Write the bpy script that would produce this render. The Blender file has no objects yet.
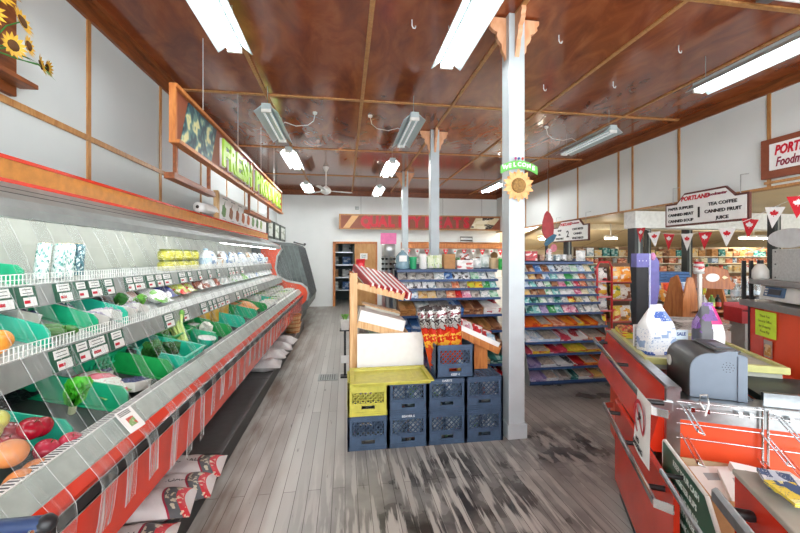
import bpy, math, random
from mathutils import Matrix, Vector, Euler
R = random.Random(7)
PI = math.pi
scn = bpy.context.scene
COL = scn.collection

# ------------------------------------------------------------------ materials
MATS = {}
def srgb(c):
    if isinstance(c, str):
        c = [int(c[i:i+2], 16)/255 for i in (0, 2, 4)]
    return tuple(x/12.92 if x <= .04045 else ((x+.055)/1.055)**2.4 for x in c) + (1,)
def newmat(key):
    m = bpy.data.materials.new(key); m.use_nodes = True
    nt = m.node_tree; b = nt.nodes['Principled BSDF']
    MATS[key] = m
    return m, nt, b
def mat(key, col, rough=.5, metal=0, var=.08, scale=18, emit=0, bump=0, spec=.5, coat=0):
    """plain colour with a little procedural unevenness"""
    if key in MATS: return MATS[key]
    m, nt, b = newmat(key)
    c = srgb(col)
    n = nt.nodes.new('ShaderNodeTexNoise'); n.inputs['Scale'].default_value = scale; n.inputs['Detail'].default_value = 3
    tc = nt.nodes.new('ShaderNodeTexCoord'); nt.links.new(tc.outputs['Object'], n.inputs['Vector'])
    rp = nt.nodes.new('ShaderNodeValToRGB')
    rp.color_ramp.elements[0].position = .3; rp.color_ramp.elements[1].position = .7
    rp.color_ramp.elements[0].color = tuple(x*(1-var) for x in c[:3]) + (1,)
    rp.color_ramp.elements[1].color = tuple(min(1, x*(1+var)) for x in c[:3]) + (1,)
    nt.links.new(n.outputs['Fac'], rp.inputs['Fac']); nt.links.new(rp.outputs['Color'], b.inputs['Base Color'])
    b.inputs['Roughness'].default_value = rough; b.inputs['Metallic'].default_value = metal
    b.inputs['Specular IOR Level'].default_value = spec
    if coat: b.inputs['Coat Weight'].default_value = coat
    if emit:
        b.inputs['Emission Color'].default_value = c; b.inputs['Emission Strength'].default_value = emit
    if bump:
        bp = nt.nodes.new('ShaderNodeBump'); bp.inputs['Strength'].default_value = bump; bp.inputs['Distance'].default_value = .01
        nt.links.new(n.outputs['Fac'], bp.inputs['Height']); nt.links.new(bp.outputs['Normal'], b.inputs['Normal'])
    return m
def pack(base, acc, acc2, rough=.3, scale=2.6):
    """printed packaging: blocks of three colours"""
    key = f'print_{base}_{acc}_{acc2}'
    if key in MATS: return MATS[key]
    m, nt, b = newmat(key)
    tc = nt.nodes.new('ShaderNodeTexCoord'); mp = nt.nodes.new('ShaderNodeMapping')
    mp.inputs['Location'].default_value = (R.random()*9, R.random()*9, R.random()*9)
    mp.inputs['Scale'].default_value = (1.0, .8, 1.6)
    oi = nt.nodes.new('ShaderNodeObjectInfo'); ad = nt.nodes.new('ShaderNodeVectorMath'); ad.operation = 'MULTIPLY_ADD'
    ad.inputs[1].default_value = (3, 3, 3)
    nt.links.new(oi.outputs['Random'], ad.inputs[0]); nt.links.new(tc.outputs['Generated'], ad.inputs[2])
    nt.links.new(ad.outputs[0], mp.inputs['Vector'])
    v = nt.nodes.new('ShaderNodeTexVoronoi'); v.distance = 'CHEBYCHEV'; v.inputs['Scale'].default_value = scale
    nt.links.new(mp.outputs[0], v.inputs['Vector'])
    sp = nt.nodes.new('ShaderNodeSeparateColor'); nt.links.new(v.outputs['Color'], sp.inputs[0])
    rp = nt.nodes.new('ShaderNodeValToRGB'); rp.color_ramp.interpolation = 'CONSTANT'
    e = rp.color_ramp.elements; e[0].color = srgb(base); e[1].position = .56; e[1].color = srgb(acc)
    x = e.new(.8); x.color = srgb(acc2)
    nt.links.new(sp.outputs[0], rp.inputs['Fac'])
    # fine marks, like small print
    n = nt.nodes.new('ShaderNodeTexNoise'); n.inputs['Scale'].default_value = 22
    nt.links.new(mp.outputs[0], n.inputs['Vector'])
    mr = nt.nodes.new('ShaderNodeMath'); mr.operation = 'GREATER_THAN'; mr.inputs[1].default_value = .63
    nt.links.new(n.outputs['Fac'], mr.inputs[0])
    mx = nt.nodes.new('ShaderNodeMix'); mx.data_type = 'RGBA'
    nt.links.new(mr.outputs[0], mx.inputs['Factor']); nt.links.new(rp.outputs['Color'], mx.inputs['A']); mx.inputs['B'].default_value = srgb(acc2)
    nt.links.new(mx.outputs['Result'], b.inputs['Base Color'])
    b.inputs['Roughness'].default_value = rough
    return m
def woodmat(key, c1, c2, rough=.45, sc=(1, 14, 14), coat=0):
    if key in MATS: return MATS[key]
    m, nt, b = newmat(key)
    tc = nt.nodes.new('ShaderNodeTexCoord'); mp = nt.nodes.new('ShaderNodeMapping'); mp.inputs['Scale'].default_value = sc
    n = nt.nodes.new('ShaderNodeTexNoise'); n.inputs['Scale'].default_value = 3; n.inputs['Detail'].default_value = 5; n.inputs['Distortion'].default_value = .8
    nt.links.new(tc.outputs['Object'], mp.inputs[0]); nt.links.new(mp.outputs[0], n.inputs['Vector'])
    rp = nt.nodes.new('ShaderNodeValToRGB'); rp.color_ramp.elements[0].position = .32; rp.color_ramp.elements[1].position = .68
    rp.color_ramp.elements[0].color = srgb(c1); rp.color_ramp.elements[1].color = srgb(c2)
    nt.links.new(n.outputs['Fac'], rp.inputs['Fac']); nt.links.new(rp.outputs['Color'], b.inputs['Base Color'])
    b.inputs['Roughness'].default_value = rough; b.inputs['Coat Weight'].default_value = coat
    return m
def clearmat(key, tint, op, rough=.2, haze=0):
    """thin clear plastic: mostly see-through with a milky, streaked film"""
    if key in MATS: return MATS[key]
    m, nt, b = newmat(key)
    out = nt.nodes['Material Output']
    tr = nt.nodes.new('ShaderNodeBsdfTransparent'); tr.inputs[0].default_value = (.96, .97, .97, 1)
    b.inputs['Base Color'].default_value = srgb(tint); b.inputs['Roughness'].default_value = rough
    tc = nt.nodes.new('ShaderNodeTexCoord'); mp = nt.nodes.new('ShaderNodeMapping'); mp.inputs['Scale'].default_value = (1, 26, 1)
    n = nt.nodes.new('ShaderNodeTexNoise'); n.inputs['Scale'].default_value = 2.2; n.inputs['Detail'].default_value = 3
    nt.links.new(tc.outputs['Object'], mp.inputs[0]); nt.links.new(mp.outputs[0], n.inputs['Vector'])
    mr = nt.nodes.new('ShaderNodeMapRange'); mr.inputs[1].default_value = .45; mr.inputs[2].default_value = .8
    mr.inputs[3].default_value = op*.5; mr.inputs[4].default_value = min(1, op*3)
    nt.links.new(n.outputs['Fac'], mr.inputs[0])
    if haze:   # older, cloudier plastic toward the scuffed lower ends
        g = nt.nodes.new('ShaderNodeNewGeometry'); sx = nt.nodes.new('ShaderNodeSeparateXYZ'); nt.links.new(g.outputs['Position'], sx.inputs[0])
        hz = nt.nodes.new('ShaderNodeMapRange'); hz.inputs[1].default_value = .80; hz.inputs[2].default_value = .62; hz.inputs[3].default_value = 1; hz.inputs[4].default_value = haze
        nt.links.new(sx.outputs['Z'], hz.inputs[0]); mm = nt.nodes.new('ShaderNodeMath'); mm.operation = 'MULTIPLY'; mm.use_clamp = True
        nt.links.new(mr.outputs[0], mm.inputs[0]); nt.links.new(hz.outputs[0], mm.inputs[1]); mr = mm
    mx = nt.nodes.new('ShaderNodeMixShader')
    nt.links.new(mr.outputs[0], mx.inputs[0]); nt.links.new(tr.outputs[0], mx.inputs[1]); nt.links.new(b.outputs[0], mx.inputs[2])
    nt.links.new(mx.outputs[0], out.inputs['Surface'])
    return m

WHITE = mat('white_paint', 'E4E6E3', .5)
OFFW = mat('off_white_plastic', 'DEDED8', .4)
CANOPY = mat('canopy_grey', '959D9B', .45, var=.14, scale=7)
PAPER = mat('white_paper', 'F0F1EE', .7, var=.03)
INK = mat('black_ink', '17181A', .6)
BLACK = mat('black_plastic', '1B1D20', .4)
RUB = mat('black_rubber_sheen_grey', '616464', .38, bump=.15)  # ledge top: grey sheen on black rubber is put into the base colour
STEEL = mat('brushed_steel', 'B4B8BA', .28, 1, var=.12, scale=30)
CHROME = mat('chrome', 'D8DADB', .12, 1, var=.02)
GREYM = mat('grey_painted_metal', '9BA19E', .4, .3, var=.12, scale=9)
DGREY = mat('dark_grey_metal', '53575A', .45, .3)
LGREY = mat('light_grey_enamel', 'B3B9B6', .4, var=.1, scale=6)
RED = mat('red_laminate', 'D9341A', .25, var=.12, scale=4, coat=.3)
ORNG = mat('orange_laminate', 'E8542C', .35, var=.08, scale=4)
DRED = mat('dark_red_paint', 'A01E14', .4)
ORTRIM = mat('orange_yellow_trim', 'CF8A3C', .45, var=.15)
TEAL = mat('teal_green_plastic', '17A878', .35, var=.1)
GREEN = mat('green_plastic', '10984A', .4, var=.12)
NAVY = mat('navy_shelf_metal', '2F4D7E', .35, var=.15)
NAVYD = mat('navy_panel', '2B3F62', .5, var=.15)
CRATE = mat('slate_blue_crate_plastic', '465C76', .45, var=.18, scale=14)
YEL = mat('yellow_lime_plastic', 'CDC856', .4, var=.1)
LIME = mat('lime_letters', 'A6D63A', .4, emit=.15)
PINK = mat('pink_card', 'F27FB4', .6)
CARD = mat('brown_cardboard', 'B98A5B', .8, var=.1)
CARDL = mat('cardboard_inside', 'C9B391', .8)
WOODL = woodmat('pale_pine', 'C99A63', 'E3BE8C', .5, (14, 14, 1.2))
WOODO = woodmat('orange_wood', 'A9602C', 'CE8648', .4, (10, 10, 1.5))
WOODB = woodmat('brown_trim_wood', '6E3A1C', '97562C', .4, (8, 1.2, 8))
WOODT = woodmat('tan_batten', 'A6713C', 'C4925A', .45, (9, 9, 2))
PEACH = woodmat('peach_wood', 'D49468', 'E9B48C', .5, (6, 6, 2))
BROWNP = mat('brown_sign_board', '8A4A30', .5, var=.08)
DKGRN = mat('dark_green_board', '1F5A45', .4)
SIGNRED = mat('red_letter_paint', 'C8102A', .4)
STRIP = clearmat('clear_vinyl_strip', 'DDE8E8', .085, haze=4.6)
CLEAR = clearmat('clear_film', 'F2F6F6', .22)

# ------------------------------------------------------------------ mesh builder
class MB:
    def __init__(s): s.v = []; s.f = []; s.mi = []; s.sm = []
    def add(s, vs, fs, mi=0, smooth=False, M=None):
        o = len(s.v)
        s.v += [tuple(M @ Vector(v)) if M else tuple(v) for v in vs]
        for f in fs:
            s.f.append([i+o for i in f]); s.mi.append(mi); s.sm.append(smooth)
        return s
    def box(s, x0, x1, y0, y1, z0, z1, mi=0, M=None):
        vs = [(x, y, z) for z in (z0, z1) for y in (y0, y1) for x in (x0, x1)]
        return s.add(vs, [(0,2,3,1), (4,5,7,6), (0,1,5,4), (2,6,7,3), (0,4,6,2), (1,3,7,5)], mi, False, M)
    def prism(s, pts, ax, a, b, mi=0, M=None, smooth=False):
        """pts: 2-D outline; ax: axis it is swept along from a to b"""
        def p(q, t):
            return {'x': (t, q[0], q[1]), 'y': (q[0], t, q[1]), 'z': (q[0], q[1], t)}[ax]
        n = len(pts)
        vs = [p(q, a) for q in pts] + [p(q, b) for q in pts]
        s.add(vs, [tuple(range(n))[::-1], tuple(range(n, 2*n))], mi, False, M)
        return s.add(vs, [(i, (i+1) % n, n+(i+1) % n, n+i) for i in range(n)], mi, smooth, M)
    def tube(s, path, r, n=6, mi=0, M=None, closed=False):
        P = [Vector(p) for p in path]; k = len(P); vs = []
        for i, p in enumerate(P):
            if closed: t = (P[(i+1) % k] - P[i-1])
            else: t = P[min(i+1, k-1)] - P[max(i-1, 0)]
            t.normalize()
            u = t.cross(Vector((0, 0, 1)))
            if u.length < .05: u = t.cross(Vector((0, 1, 0)))
            u.normalize(); w = t.cross(u)
            vs += [p + r*(math.cos(2*PI*j/n)*u + math.sin(2*PI*j/n)*w) for j in range(n)]
        fs = []
        for i in range(k if closed else k-1):
            a = i*n; b = ((i+1) % k)*n
            fs += [(a+j, a+(j+1) % n, b+(j+1) % n, b+j) for j in range(n)]
        s.add(vs, fs, mi, True, M)
        if not closed: s.add(vs, [tuple(range(n))[::-1], tuple(range((k-1)*n, k*n))], mi, False, M)
        return s
    def lathe(s, prof, n=14, mi=0, M=None, c=(0, 0, 0), fn=None):
        vs = []; 
        for i, (r, z) in enumerate(prof):
            for j in range(n):
                a = 2*PI*j/n; rr = r*(fn(a, z) if fn else 1)
                vs.append((c[0]+rr*math.cos(a), c[1]+rr*math.sin(a), c[2]+z))
        fs = [(i*n+j, i*n+(j+1) % n, (i+1)*n+(j+1) % n, (i+1)*n+j) for i in range(len(prof)-1) for j in range(n)]
        s.add(vs, fs, mi, True, M)
        return s.add(vs, [tuple(range(n))[::-1], tuple(range((len(prof)-1)*n, len(prof)*n))], mi, False, M)
    def ball(s, c, r, n=10, mi=0, sq=(1, 1, 1), M=None):
        k = max(5, n//2+1)
        pr = [(max(.001, math.sin(PI*i/(k-1))), -math.cos(PI*i/(k-1))) for i in range(k)]
        M2 = Matrix.Translation(c) @ Matrix.Diagonal((r*sq[0], r*sq[1], r*sq[2], 1))
        return s.lathe(pr, n, mi, (M @ M2) if M else M2)
    def sheet(s, fn, nu, nv, mi=0, smooth=True, M=None):
        vs = [fn(i/nu, j/nv) for j in range(nv+1) for i in range(nu+1)]
        w = nu+1
        return s.add(vs, [(j*w+i, j*w+i+1, (j+1)*w+i+1, (j+1)*w+i) for j in range(nv) for i in range(nu)], mi, smooth, M)
    def mesh(s, name, mats):
        me = bpy.data.meshes.new(name); me.from_pydata(s.v, [], s.f)
        for m in mats: me.materials.append(m)
        me.polygons.foreach_set('material_index', s.mi); me.polygons.foreach_set('use_smooth', s.sm)
        me.update(); return me
    def obj(s, name, mats, parent=None, loc=(0, 0, 0), rot=(0, 0, 0), bevel=0, world=False):
        if not isinstance(mats, (list, tuple)): mats = [mats]
        if world and parent is not None:
            Mi = wmat(parent).inverted(); s.v = [tuple(Mi @ Vector(v)) for v in s.v]
        elif world:
            L = Vector(loc); s.v = [tuple(Vector(v)-L) for v in s.v]
        return link(name, s.mesh(name, mats), parent, loc, rot, bevel)
def wmat(o):
    M = o.matrix_basis.copy()
    while o.parent: o = o.parent; M = o.matrix_basis @ M
    return M
def link(name, data, parent=None, loc=(0, 0, 0), rot=(0, 0, 0), bevel=0):
    o = bpy.data.objects.new(name, data); COL.objects.link(o)
    o.location = loc; o.rotation_euler = rot; o.parent = parent
    if bevel:
        md = o.modifiers.new('bevel', 'BEVEL'); md.width = bevel; md.segments = 2; md.limit_method = 'ANGLE'
    return o
def tag(o, label, cat, group=None, kind=None):
    o['label'] = label; o['category'] = cat
    if group: o['group'] = group
    if kind: o['kind'] = kind
    return o
def thing(name, label, cat, loc=(0, 0, 0), rz=0, group=None):
    return tag(link(name, None, None, loc, (0, 0, rz)), label, cat, group)
def struct(o, kind='structure'):
    o['kind'] = kind; return o
def dup(root, loc, rot=None, label=None, group=None):
    def cp(o, par):
        c = o.copy(); COL.objects.link(c); c.parent = par
        for ch in list(o.children): cp(ch, c)
        return c
    r = cp(root, None); r.location = loc
    if rot is not None: r.rotation_euler = rot
    if label: r['label'] = label
    if group: r['group'] = group
    return r
ORD = 'first second third fourth fifth sixth seventh eighth ninth tenth eleventh twelfth thirteenth fourteenth fifteenth sixteenth seventeenth eighteenth nineteenth twentieth'.split()
def nth(i): return ORD[i] if i < 20 else 'twenty-' + ORD[i-20]
def text(body, size, m, parent, loc, rot, name='lettering', depth=.002, bold=0, sx=1, shear=0, label=None, align='CENTER'):
    cu = bpy.data.curves.new('t', 'FONT'); cu.body = body; cu.size = size; cu.extrude = depth; cu.offset = bold
    cu.align_x = align; cu.align_y = 'CENTER'; cu.resolution_u = 2; cu.shear = shear; cu.space_line = .95
    t = bpy.data.objects.new('t', cu); COL.objects.link(t)
    bpy.context.view_layer.update()
    me = bpy.data.meshes.new_from_object(t.evaluated_get(bpy.context.evaluated_depsgraph_get()))
    bpy.data.objects.remove(t); me.materials.clear(); me.materials.append(m)
    o = link(name, me, parent, loc, rot); o.scale = (sx, 1, 1)
    if label: o['label'] = label
    return o
LEAFH = [(0,1.0), (.16,.72), (.32,.80), (.24,.40), (.46,.62), (.52,.50), (.80,.56), (.70,.30), (.84,.20), (.46,-.10), (.52,-.28), (.05,-.20), (.05,-.6)]
LEAF = LEAFH + [(-x, y) for x, y in LEAFH[::-1] if x > 0]

# ------------------------------------------------------------------ camera
cam = bpy.data.cameras.new('camera'); co = bpy.data.objects.new('camera', cam); COL.objects.link(co)
F, YAW, H = 370.0, math.atan(55/370), 1.6
cam.sensor_width = 36; cam.lens = F/800*36; cam.shift_y = -9.5/800; cam.clip_start = .05
co.location = (0, 0, H); co.rotation_euler = (PI/2, 0, -YAW); scn.camera = co
scn.view_settings.view_transform = 'Standard'; scn.view_settings.look = 'None'; scn.view_settings.exposure = .35

XL, XR, YB, HC = -2.13, 5.2, 12.2, 3.75

#=================================================================== ROOM
def ceiling_mat():
    m, nt, b = newmat('lacquered_ceiling_board')
    g = nt.nodes.new('ShaderNodeNewGeometry'); mp = nt.nodes.new('ShaderNodeMapping'); mp.inputs['Scale'].default_value = (2.2, 1.0, 1)
    nt.links.new(g.outputs['Position'], mp.inputs[0])
    n = nt.nodes.new('ShaderNodeTexNoise'); n.inputs['Scale'].default_value = 1.6; n.inputs['Detail'].default_value = 8; n.inputs['Distortion'].default_value = 1.0; n.inputs['Roughness'].default_value = .6
    nt.links.new(mp.outputs[0], n.inputs['Vector'])
    rp = nt.nodes.new('ShaderNodeValToRGB')
    e = rp.color_ramp.elements; e[0].position = .3; e[0].color = srgb('6E3118'); e[1].position = .72; e[1].color = srgb('A85F36')
    x = e.new(.5); x.color = srgb('8C4624')
    nt.links.new(n.outputs['Fac'], rp.inputs['Fac']); nt.links.new(rp.outputs['Color'], b.inputs['Base Color'])
    b.inputs['Roughness'].default_value = .16; b.inputs['Coat Weight'].default_value = .35; b.inputs['Coat Roughness'].default_value = .1
    bp = nt.nodes.new('ShaderNodeBump'); bp.inputs['Strength'].default_value = .0; bp.inputs['Distance'].default_value = .05
    nt.links.new(n.outputs['Fac'], bp.inputs['Height']); nt.links.new(bp.outputs['Normal'], b.inputs['Normal'])
    return m
def floor_mat():
    m, nt, b = newmat('worn_plank_floor')
    L = nt.links.new
    g = nt.nodes.new('ShaderNodeNewGeometry')
    mp = nt.nodes.new('ShaderNodeMapping'); mp.inputs['Rotation'].default_value = (0, 0, PI/2); L(g.outputs['Position'], mp.inputs[0])
    br = nt.nodes.new('ShaderNodeTexBrick'); L(mp.outputs[0], br.inputs['Vector'])
    br.inputs['Scale'].default_value = 1; br.inputs['Brick Width'].default_value = 2.6; br.inputs['Row Height'].default_value = .083
    br.inputs['Mortar Size'].default_value = .0022; br.inputs['Mortar Smooth'].default_value = .4
    br.inputs['Color1'].default_value = srgb('CDCEC8'); br.inputs['Color2'].default_value = srgb('B2B3AE'); br.inputs['Mortar'].default_value = srgb('45423D')
    def noise(sc, det, sx, sy, loc=0):
        q = nt.nodes.new('ShaderNodeMapping'); q.inputs['Scale'].default_value = (sx, sy, 1); q.inputs['Location'].default_value = (loc, loc, 0); L(g.outputs['Position'], q.inputs[0])
        k = nt.nodes.new('ShaderNodeTexNoise'); k.inputs['Scale'].default_value = sc; k.inputs['Detail'].default_value = det; L(q.outputs[0], k.inputs['Vector']); return k.outputs['Fac']
    def rng(v, a, b_, lo=0, hi=1):
        k = nt.nodes.new('ShaderNodeMapRange'); L(v, k.inputs[0])
        for i, t in enumerate((a, b_, lo, hi)): k.inputs[i+1].default_value = t
        return k.outputs[0]
    def math_(op, a, b_):
        k = nt.nodes.new('ShaderNodeMath'); k.operation = op
        for i, t in enumerate((a, b_)):
            if isinstance(t, (int, float)): k.inputs[i].default_value = t
            else: L(t, k.inputs[i])
        return k.outputs[0]
    def mix(f, a, col):
        k = nt.nodes.new('ShaderNodeMix'); k.data_type = 'RGBA'; L(f, k.inputs['Factor']); L(a, k.inputs['A']); k.inputs['B'].default_value = srgb(col); return k.outputs['Result']
    def near(x, y, r0, r1, sx=1, sy=1):
        q = nt.nodes.new('ShaderNodeVectorMath'); q.operation = 'SUBTRACT'; L(g.outputs['Position'], q.inputs[0]); q.inputs[1].default_value = (x, y, 0)
        s_ = nt.nodes.new('ShaderNodeVectorMath'); s_.operation = 'MULTIPLY'; L(q.outputs[0], s_.inputs[0]); s_.inputs[1].default_value = (sx, sy, 0)
        l = nt.nodes.new('ShaderNodeVectorMath'); l.operation = 'LENGTH'; L(s_.outputs[0], l.inputs[0])
        return rng(l.outputs['Value'], r0, r1, 1, 0)
    c = br.outputs['Color']
    c = mix(rng(noise(1.2, 6, 1, .5), .4, .75, 0, .55), c, '9A9892')
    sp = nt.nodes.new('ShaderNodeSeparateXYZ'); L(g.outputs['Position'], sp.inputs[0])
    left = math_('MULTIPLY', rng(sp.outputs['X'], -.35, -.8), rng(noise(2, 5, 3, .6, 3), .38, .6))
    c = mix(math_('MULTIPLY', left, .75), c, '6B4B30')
    # worn black finish: strokes along the boards in front of the crates, and by the column
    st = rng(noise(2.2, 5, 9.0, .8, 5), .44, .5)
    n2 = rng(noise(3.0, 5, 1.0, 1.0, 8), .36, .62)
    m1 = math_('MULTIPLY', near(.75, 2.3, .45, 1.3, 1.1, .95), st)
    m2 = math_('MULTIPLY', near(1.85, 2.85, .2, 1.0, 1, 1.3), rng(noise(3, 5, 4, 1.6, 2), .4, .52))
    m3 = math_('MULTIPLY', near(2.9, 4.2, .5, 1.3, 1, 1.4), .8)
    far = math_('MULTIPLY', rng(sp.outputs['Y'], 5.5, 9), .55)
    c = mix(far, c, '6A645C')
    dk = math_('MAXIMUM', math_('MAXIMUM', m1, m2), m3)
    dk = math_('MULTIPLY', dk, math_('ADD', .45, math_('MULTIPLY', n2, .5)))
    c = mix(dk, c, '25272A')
    c = mix(math_('MULTIPLY', rng(noise(9, 3, 3, .5, 11), .68, .74), .5), c, '34332F')
    L(c, b.inputs['Base Color'])
    L(rng(dk, 0, 1, .42, .2), b.inputs['Roughness'])
    bp = nt.nodes.new('ShaderNodeBump'); bp.inputs['Strength'].default_value = .25; bp.inputs['Distance'].default_value = .004
    L(br.outputs['Fac'], bp.inputs['Height']); bp.invert = True; L(bp.outputs[0], b.inputs['Normal'])
    return m
WALL = mat('painted_wall_panel', 'CFD6D5', .55, var=.035, scale=1.6); WALLR = mat('soffit_panel_light_lift', 'E6ECEA', .55, var=.03, scale=1.6); WALLB = mat('back_panel_light_lift', 'F0F4F2', .55, var=.03, scale=1.6)  # soffit and back copies lightened in colour to stand in for missing light
AWALL = mat('annex_wall', 'B9A88A', .6, var=.06, scale=2)
ACEIL = mat('annex_ceiling_board', 'DFC9A0', .6, var=.07, scale=1.2)
def sackmat():
    # printed front of the charcoal sack, in the sack's own coordinates
    m, nt, b = newmat('printed_sack'); L = nt.links.new
    tc = nt.nodes.new('ShaderNodeTexCoord'); sp = nt.nodes.new('ShaderNodeSeparateXYZ'); L(tc.outputs['Object'], sp.inputs[0])
    def M_(op, a, b_):
        k = nt.nodes.new('ShaderNodeMath'); k.operation = op
        for i, t in enumerate((a, b_)):
            if isinstance(t, (int, float)): k.inputs[i].default_value = t
            elif t is not None: L(t, k.inputs[i])
        return k.outputs[0]
    cs = M_('COSINE', M_('MULTIPLY', M_('SUBTRACT', sp.outputs['Y'], .02), 8), None)
    x = M_('ADD', M_('MULTIPLY', cs, .10), sp.outputs['X'])
    mr = nt.nodes.new('ShaderNodeMapRange'); mr.inputs[1].default_value = 0; mr.inputs[2].default_value = .4; L(x, mr.inputs[0])
    rp = nt.nodes.new('ShaderNodeValToRGB'); rp.color_ramp.interpolation = 'CONSTANT'; e = rp.color_ramp.elements
    e[0].color = srgb('DAD7D6'); e[1].position = .46; e[1].color = srgb('A01C3C')
    for p_, c_ in ((.485, '565C5F'), (.64, 'CE1A2C'), (.75, 'D5D3D2')):
        q = e.new(p_); q.color = srgb(c_)
    L(mr.outputs[0], rp.inputs[0])
    n = nt.nodes.new('ShaderNodeTexNoise'); n.inputs['Scale'].default_value = 34; n.inputs['Detail'].default_value = 2; L(tc.outputs['Object'], n.inputs['Vector'])
    g1 = M_('MULTIPLY', M_('GREATER_THAN', n.outputs['Fac'], .58), M_('MULTIPLY', M_('GREATER_THAN', mr.outputs[0], .5), M_('LESS_THAN', mr.outputs[0], .73)))
    mx = nt.nodes.new('ShaderNodeMix'); mx.data_type = 'RGBA'; L(M_('MULTIPLY', g1, .75), mx.inputs['Factor']); L(rp.outputs[0], mx.inputs['A']); mx.inputs['B'].default_value = srgb('E4DFC4')
    L(mx.outputs['Result'], b.inputs['Base Color']); b.inputs['Roughness'].default_value = .4
    n2 = nt.nodes.new('ShaderNodeTexNoise'); n2.inputs['Scale'].default_value = 16; L(tc.outputs['Object'], n2.inputs['Vector'])
    bp = nt.nodes.new('ShaderNodeBump'); bp.inputs['Strength'].default_value = .5; bp.inputs['Distance'].default_value = .02; L(n2.outputs['Fac'], bp.inputs['Height']); L(bp.outputs[0], b.inputs['Normal'])
    return m
def foilmat():
    # flames below, dark foil print above
    m, nt, b = newmat('flame_foil'); L = nt.links.new
    tc = nt.nodes.new('ShaderNodeTexCoord'); sp = nt.nodes.new('ShaderNodeSeparateXYZ'); L(tc.outputs['Generated'], sp.inputs[0])
    n = nt.nodes.new('ShaderNodeTexNoise'); n.inputs['Scale'].default_value = 7; n.inputs['Detail'].default_value = 3; L(tc.outputs['Object'], n.inputs['Vector']); n.inputs['Scale'].default_value = 26
    a = nt.nodes.new('ShaderNodeMath'); a.operation = 'MULTIPLY_ADD'; a.inputs[1].default_value = .35; L(n.outputs['Fac'], a.inputs[0]); s0 = nt.nodes.new('ShaderNodeMath'); s0.operation = 'SUBTRACT'; s0.inputs[1].default_value = .30; L(sp.outputs['Z'], s0.inputs[0]); L(s0.outputs[0], a.inputs[2])
    rp = nt.nodes.new('ShaderNodeValToRGB'); e = rp.color_ramp.elements; rp.color_ramp.interpolation = 'CONSTANT'
    e[0].color = srgb('E0512C'); e[1].position = .30; e[1].color = srgb('F3B23A')
    for p_, c_ in ((.36, 'D8341F'), (.42, 'F3C24A'), (.46, 'D8341F'), (.53, '8A1A1E'), (.56, 'A9ABA6'), (.63, '3A2E30'), (.68, 'B9BBB6'), (.73, '6A1F2C'), (.78, 'C4C6C2'), (.83, '3E3A3A')):
        q = e.new(min(1, p_)); q.color = srgb(c_)
    L(a.outputs[0], rp.inputs[0]); L(rp.outputs[0], b.inputs['Base Color']); b.inputs['Roughness'].default_value = .18; b.inputs['Metallic'].default_value = .25
    return m
CEIL = ceiling_mat(); FLOOR = floor_mat()
AX = 12.5
def wall(name, m, *boxes):
    b = MB()
    for q in boxes: b.box(*q)
    return struct(b.obj(name, m))
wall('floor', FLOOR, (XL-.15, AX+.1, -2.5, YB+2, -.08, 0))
wall('ceiling', CEIL, (XL-.1, XR+.1, -2.5, YB+.1, HC, HC+.1))
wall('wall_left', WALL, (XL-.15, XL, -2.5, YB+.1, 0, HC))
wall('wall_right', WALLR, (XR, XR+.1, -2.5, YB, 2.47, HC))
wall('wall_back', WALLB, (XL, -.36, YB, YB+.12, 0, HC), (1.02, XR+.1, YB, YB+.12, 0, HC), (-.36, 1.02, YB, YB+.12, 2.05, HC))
wall('wall_annex_back', AWALL, (XR+.1, AX, YB, YB+.1, 0, 2.5))
wall('wall_annex_right', AWALL, (AX, AX+.1, -2.5, YB+.1, 0, 2.6))
b = MB().box(XR+.1, AX, -2.5, 8.9, 2.47, 2.55)
b.add([(XR, 8.9, 2.4), (AX, 8.9, 2.4), (AX, YB, 1.86), (XR, YB, 1.86), (XR, 8.9, 2.5), (AX, 8.9, 2.5), (AX, YB, 1.96), (XR, YB, 1.96)], [(0,1,2,3), (7,6,5,4), (0,4,5,1), (3,2,6,7)])
struct(b.obj('ceiling_annex', ACEIL))
wall('wall_storeroom', mat('storeroom_grey', '5E6A6C', .7), (-.9, 1.3, YB+1.9, YB+2.0, 0, 2.6), (-.9, -.8, YB+.12, YB+1.9, 0, 2.6), (1.2, 1.3, YB+.12, YB+1.9, 0, 2.6), (-.9, 1.3, YB+.12, YB+2, 2.6, 2.7))
tn = [0]
def trim(m, *q, prism=None):
    tn[0] += 1
    b = MB(); b.box(*q)
    return struct(b.obj(f'trim_{tn[0]}', m))
# ceiling battens
for x in (-1.03, .23, 1.5, 2.82, 4.2): trim(WOODT, x-.022, x+.022, -2.4, YB, HC-.014, HC)
for y in (.3, 2.68, 5.1, 7.5, 9.9): trim(WOODT, XL, XR, y-.022, y+.022, HC-.016, HC)
# cornice boards
trim(WOODB, XL, XL+.03, -2.4, YB, HC-.17, HC); trim(WOODB, XL+.03, XL+.07, -2.4, YB, HC-.05, HC)
trim(WOODB, XR-.03, XR, -2.4, YB, HC-.13, HC); trim(WOODB, XL, XR, YB-.03, YB, HC-.16, HC)
for y in (1.0, 2.23, 3.45, 4.67, 5.89, 7.11, 8.33, 9.55, 10.77): trim(WOODT, XL, XL+.012, y-.022, y+.022, 1.9, HC-.17)
trim(WOODT, XL, XL+.016, -2, YB, 2.57, 2.615)
for y in (1.35, 2.6, 3.86, 5.11, 6.06, 6.41, 7.67, 8.88, 10.1, 11.2): trim(WOODT, XR-.012, XR, y-.02, y+.02, 2.47, HC-.13)
trim(WOODT, XR-.02, XR+.1, -2, YB, 2.44, 2.47)
trim(WOODT, XR-.03, XR, 2.2, 3.9, 2.50, 2.53)
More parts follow.
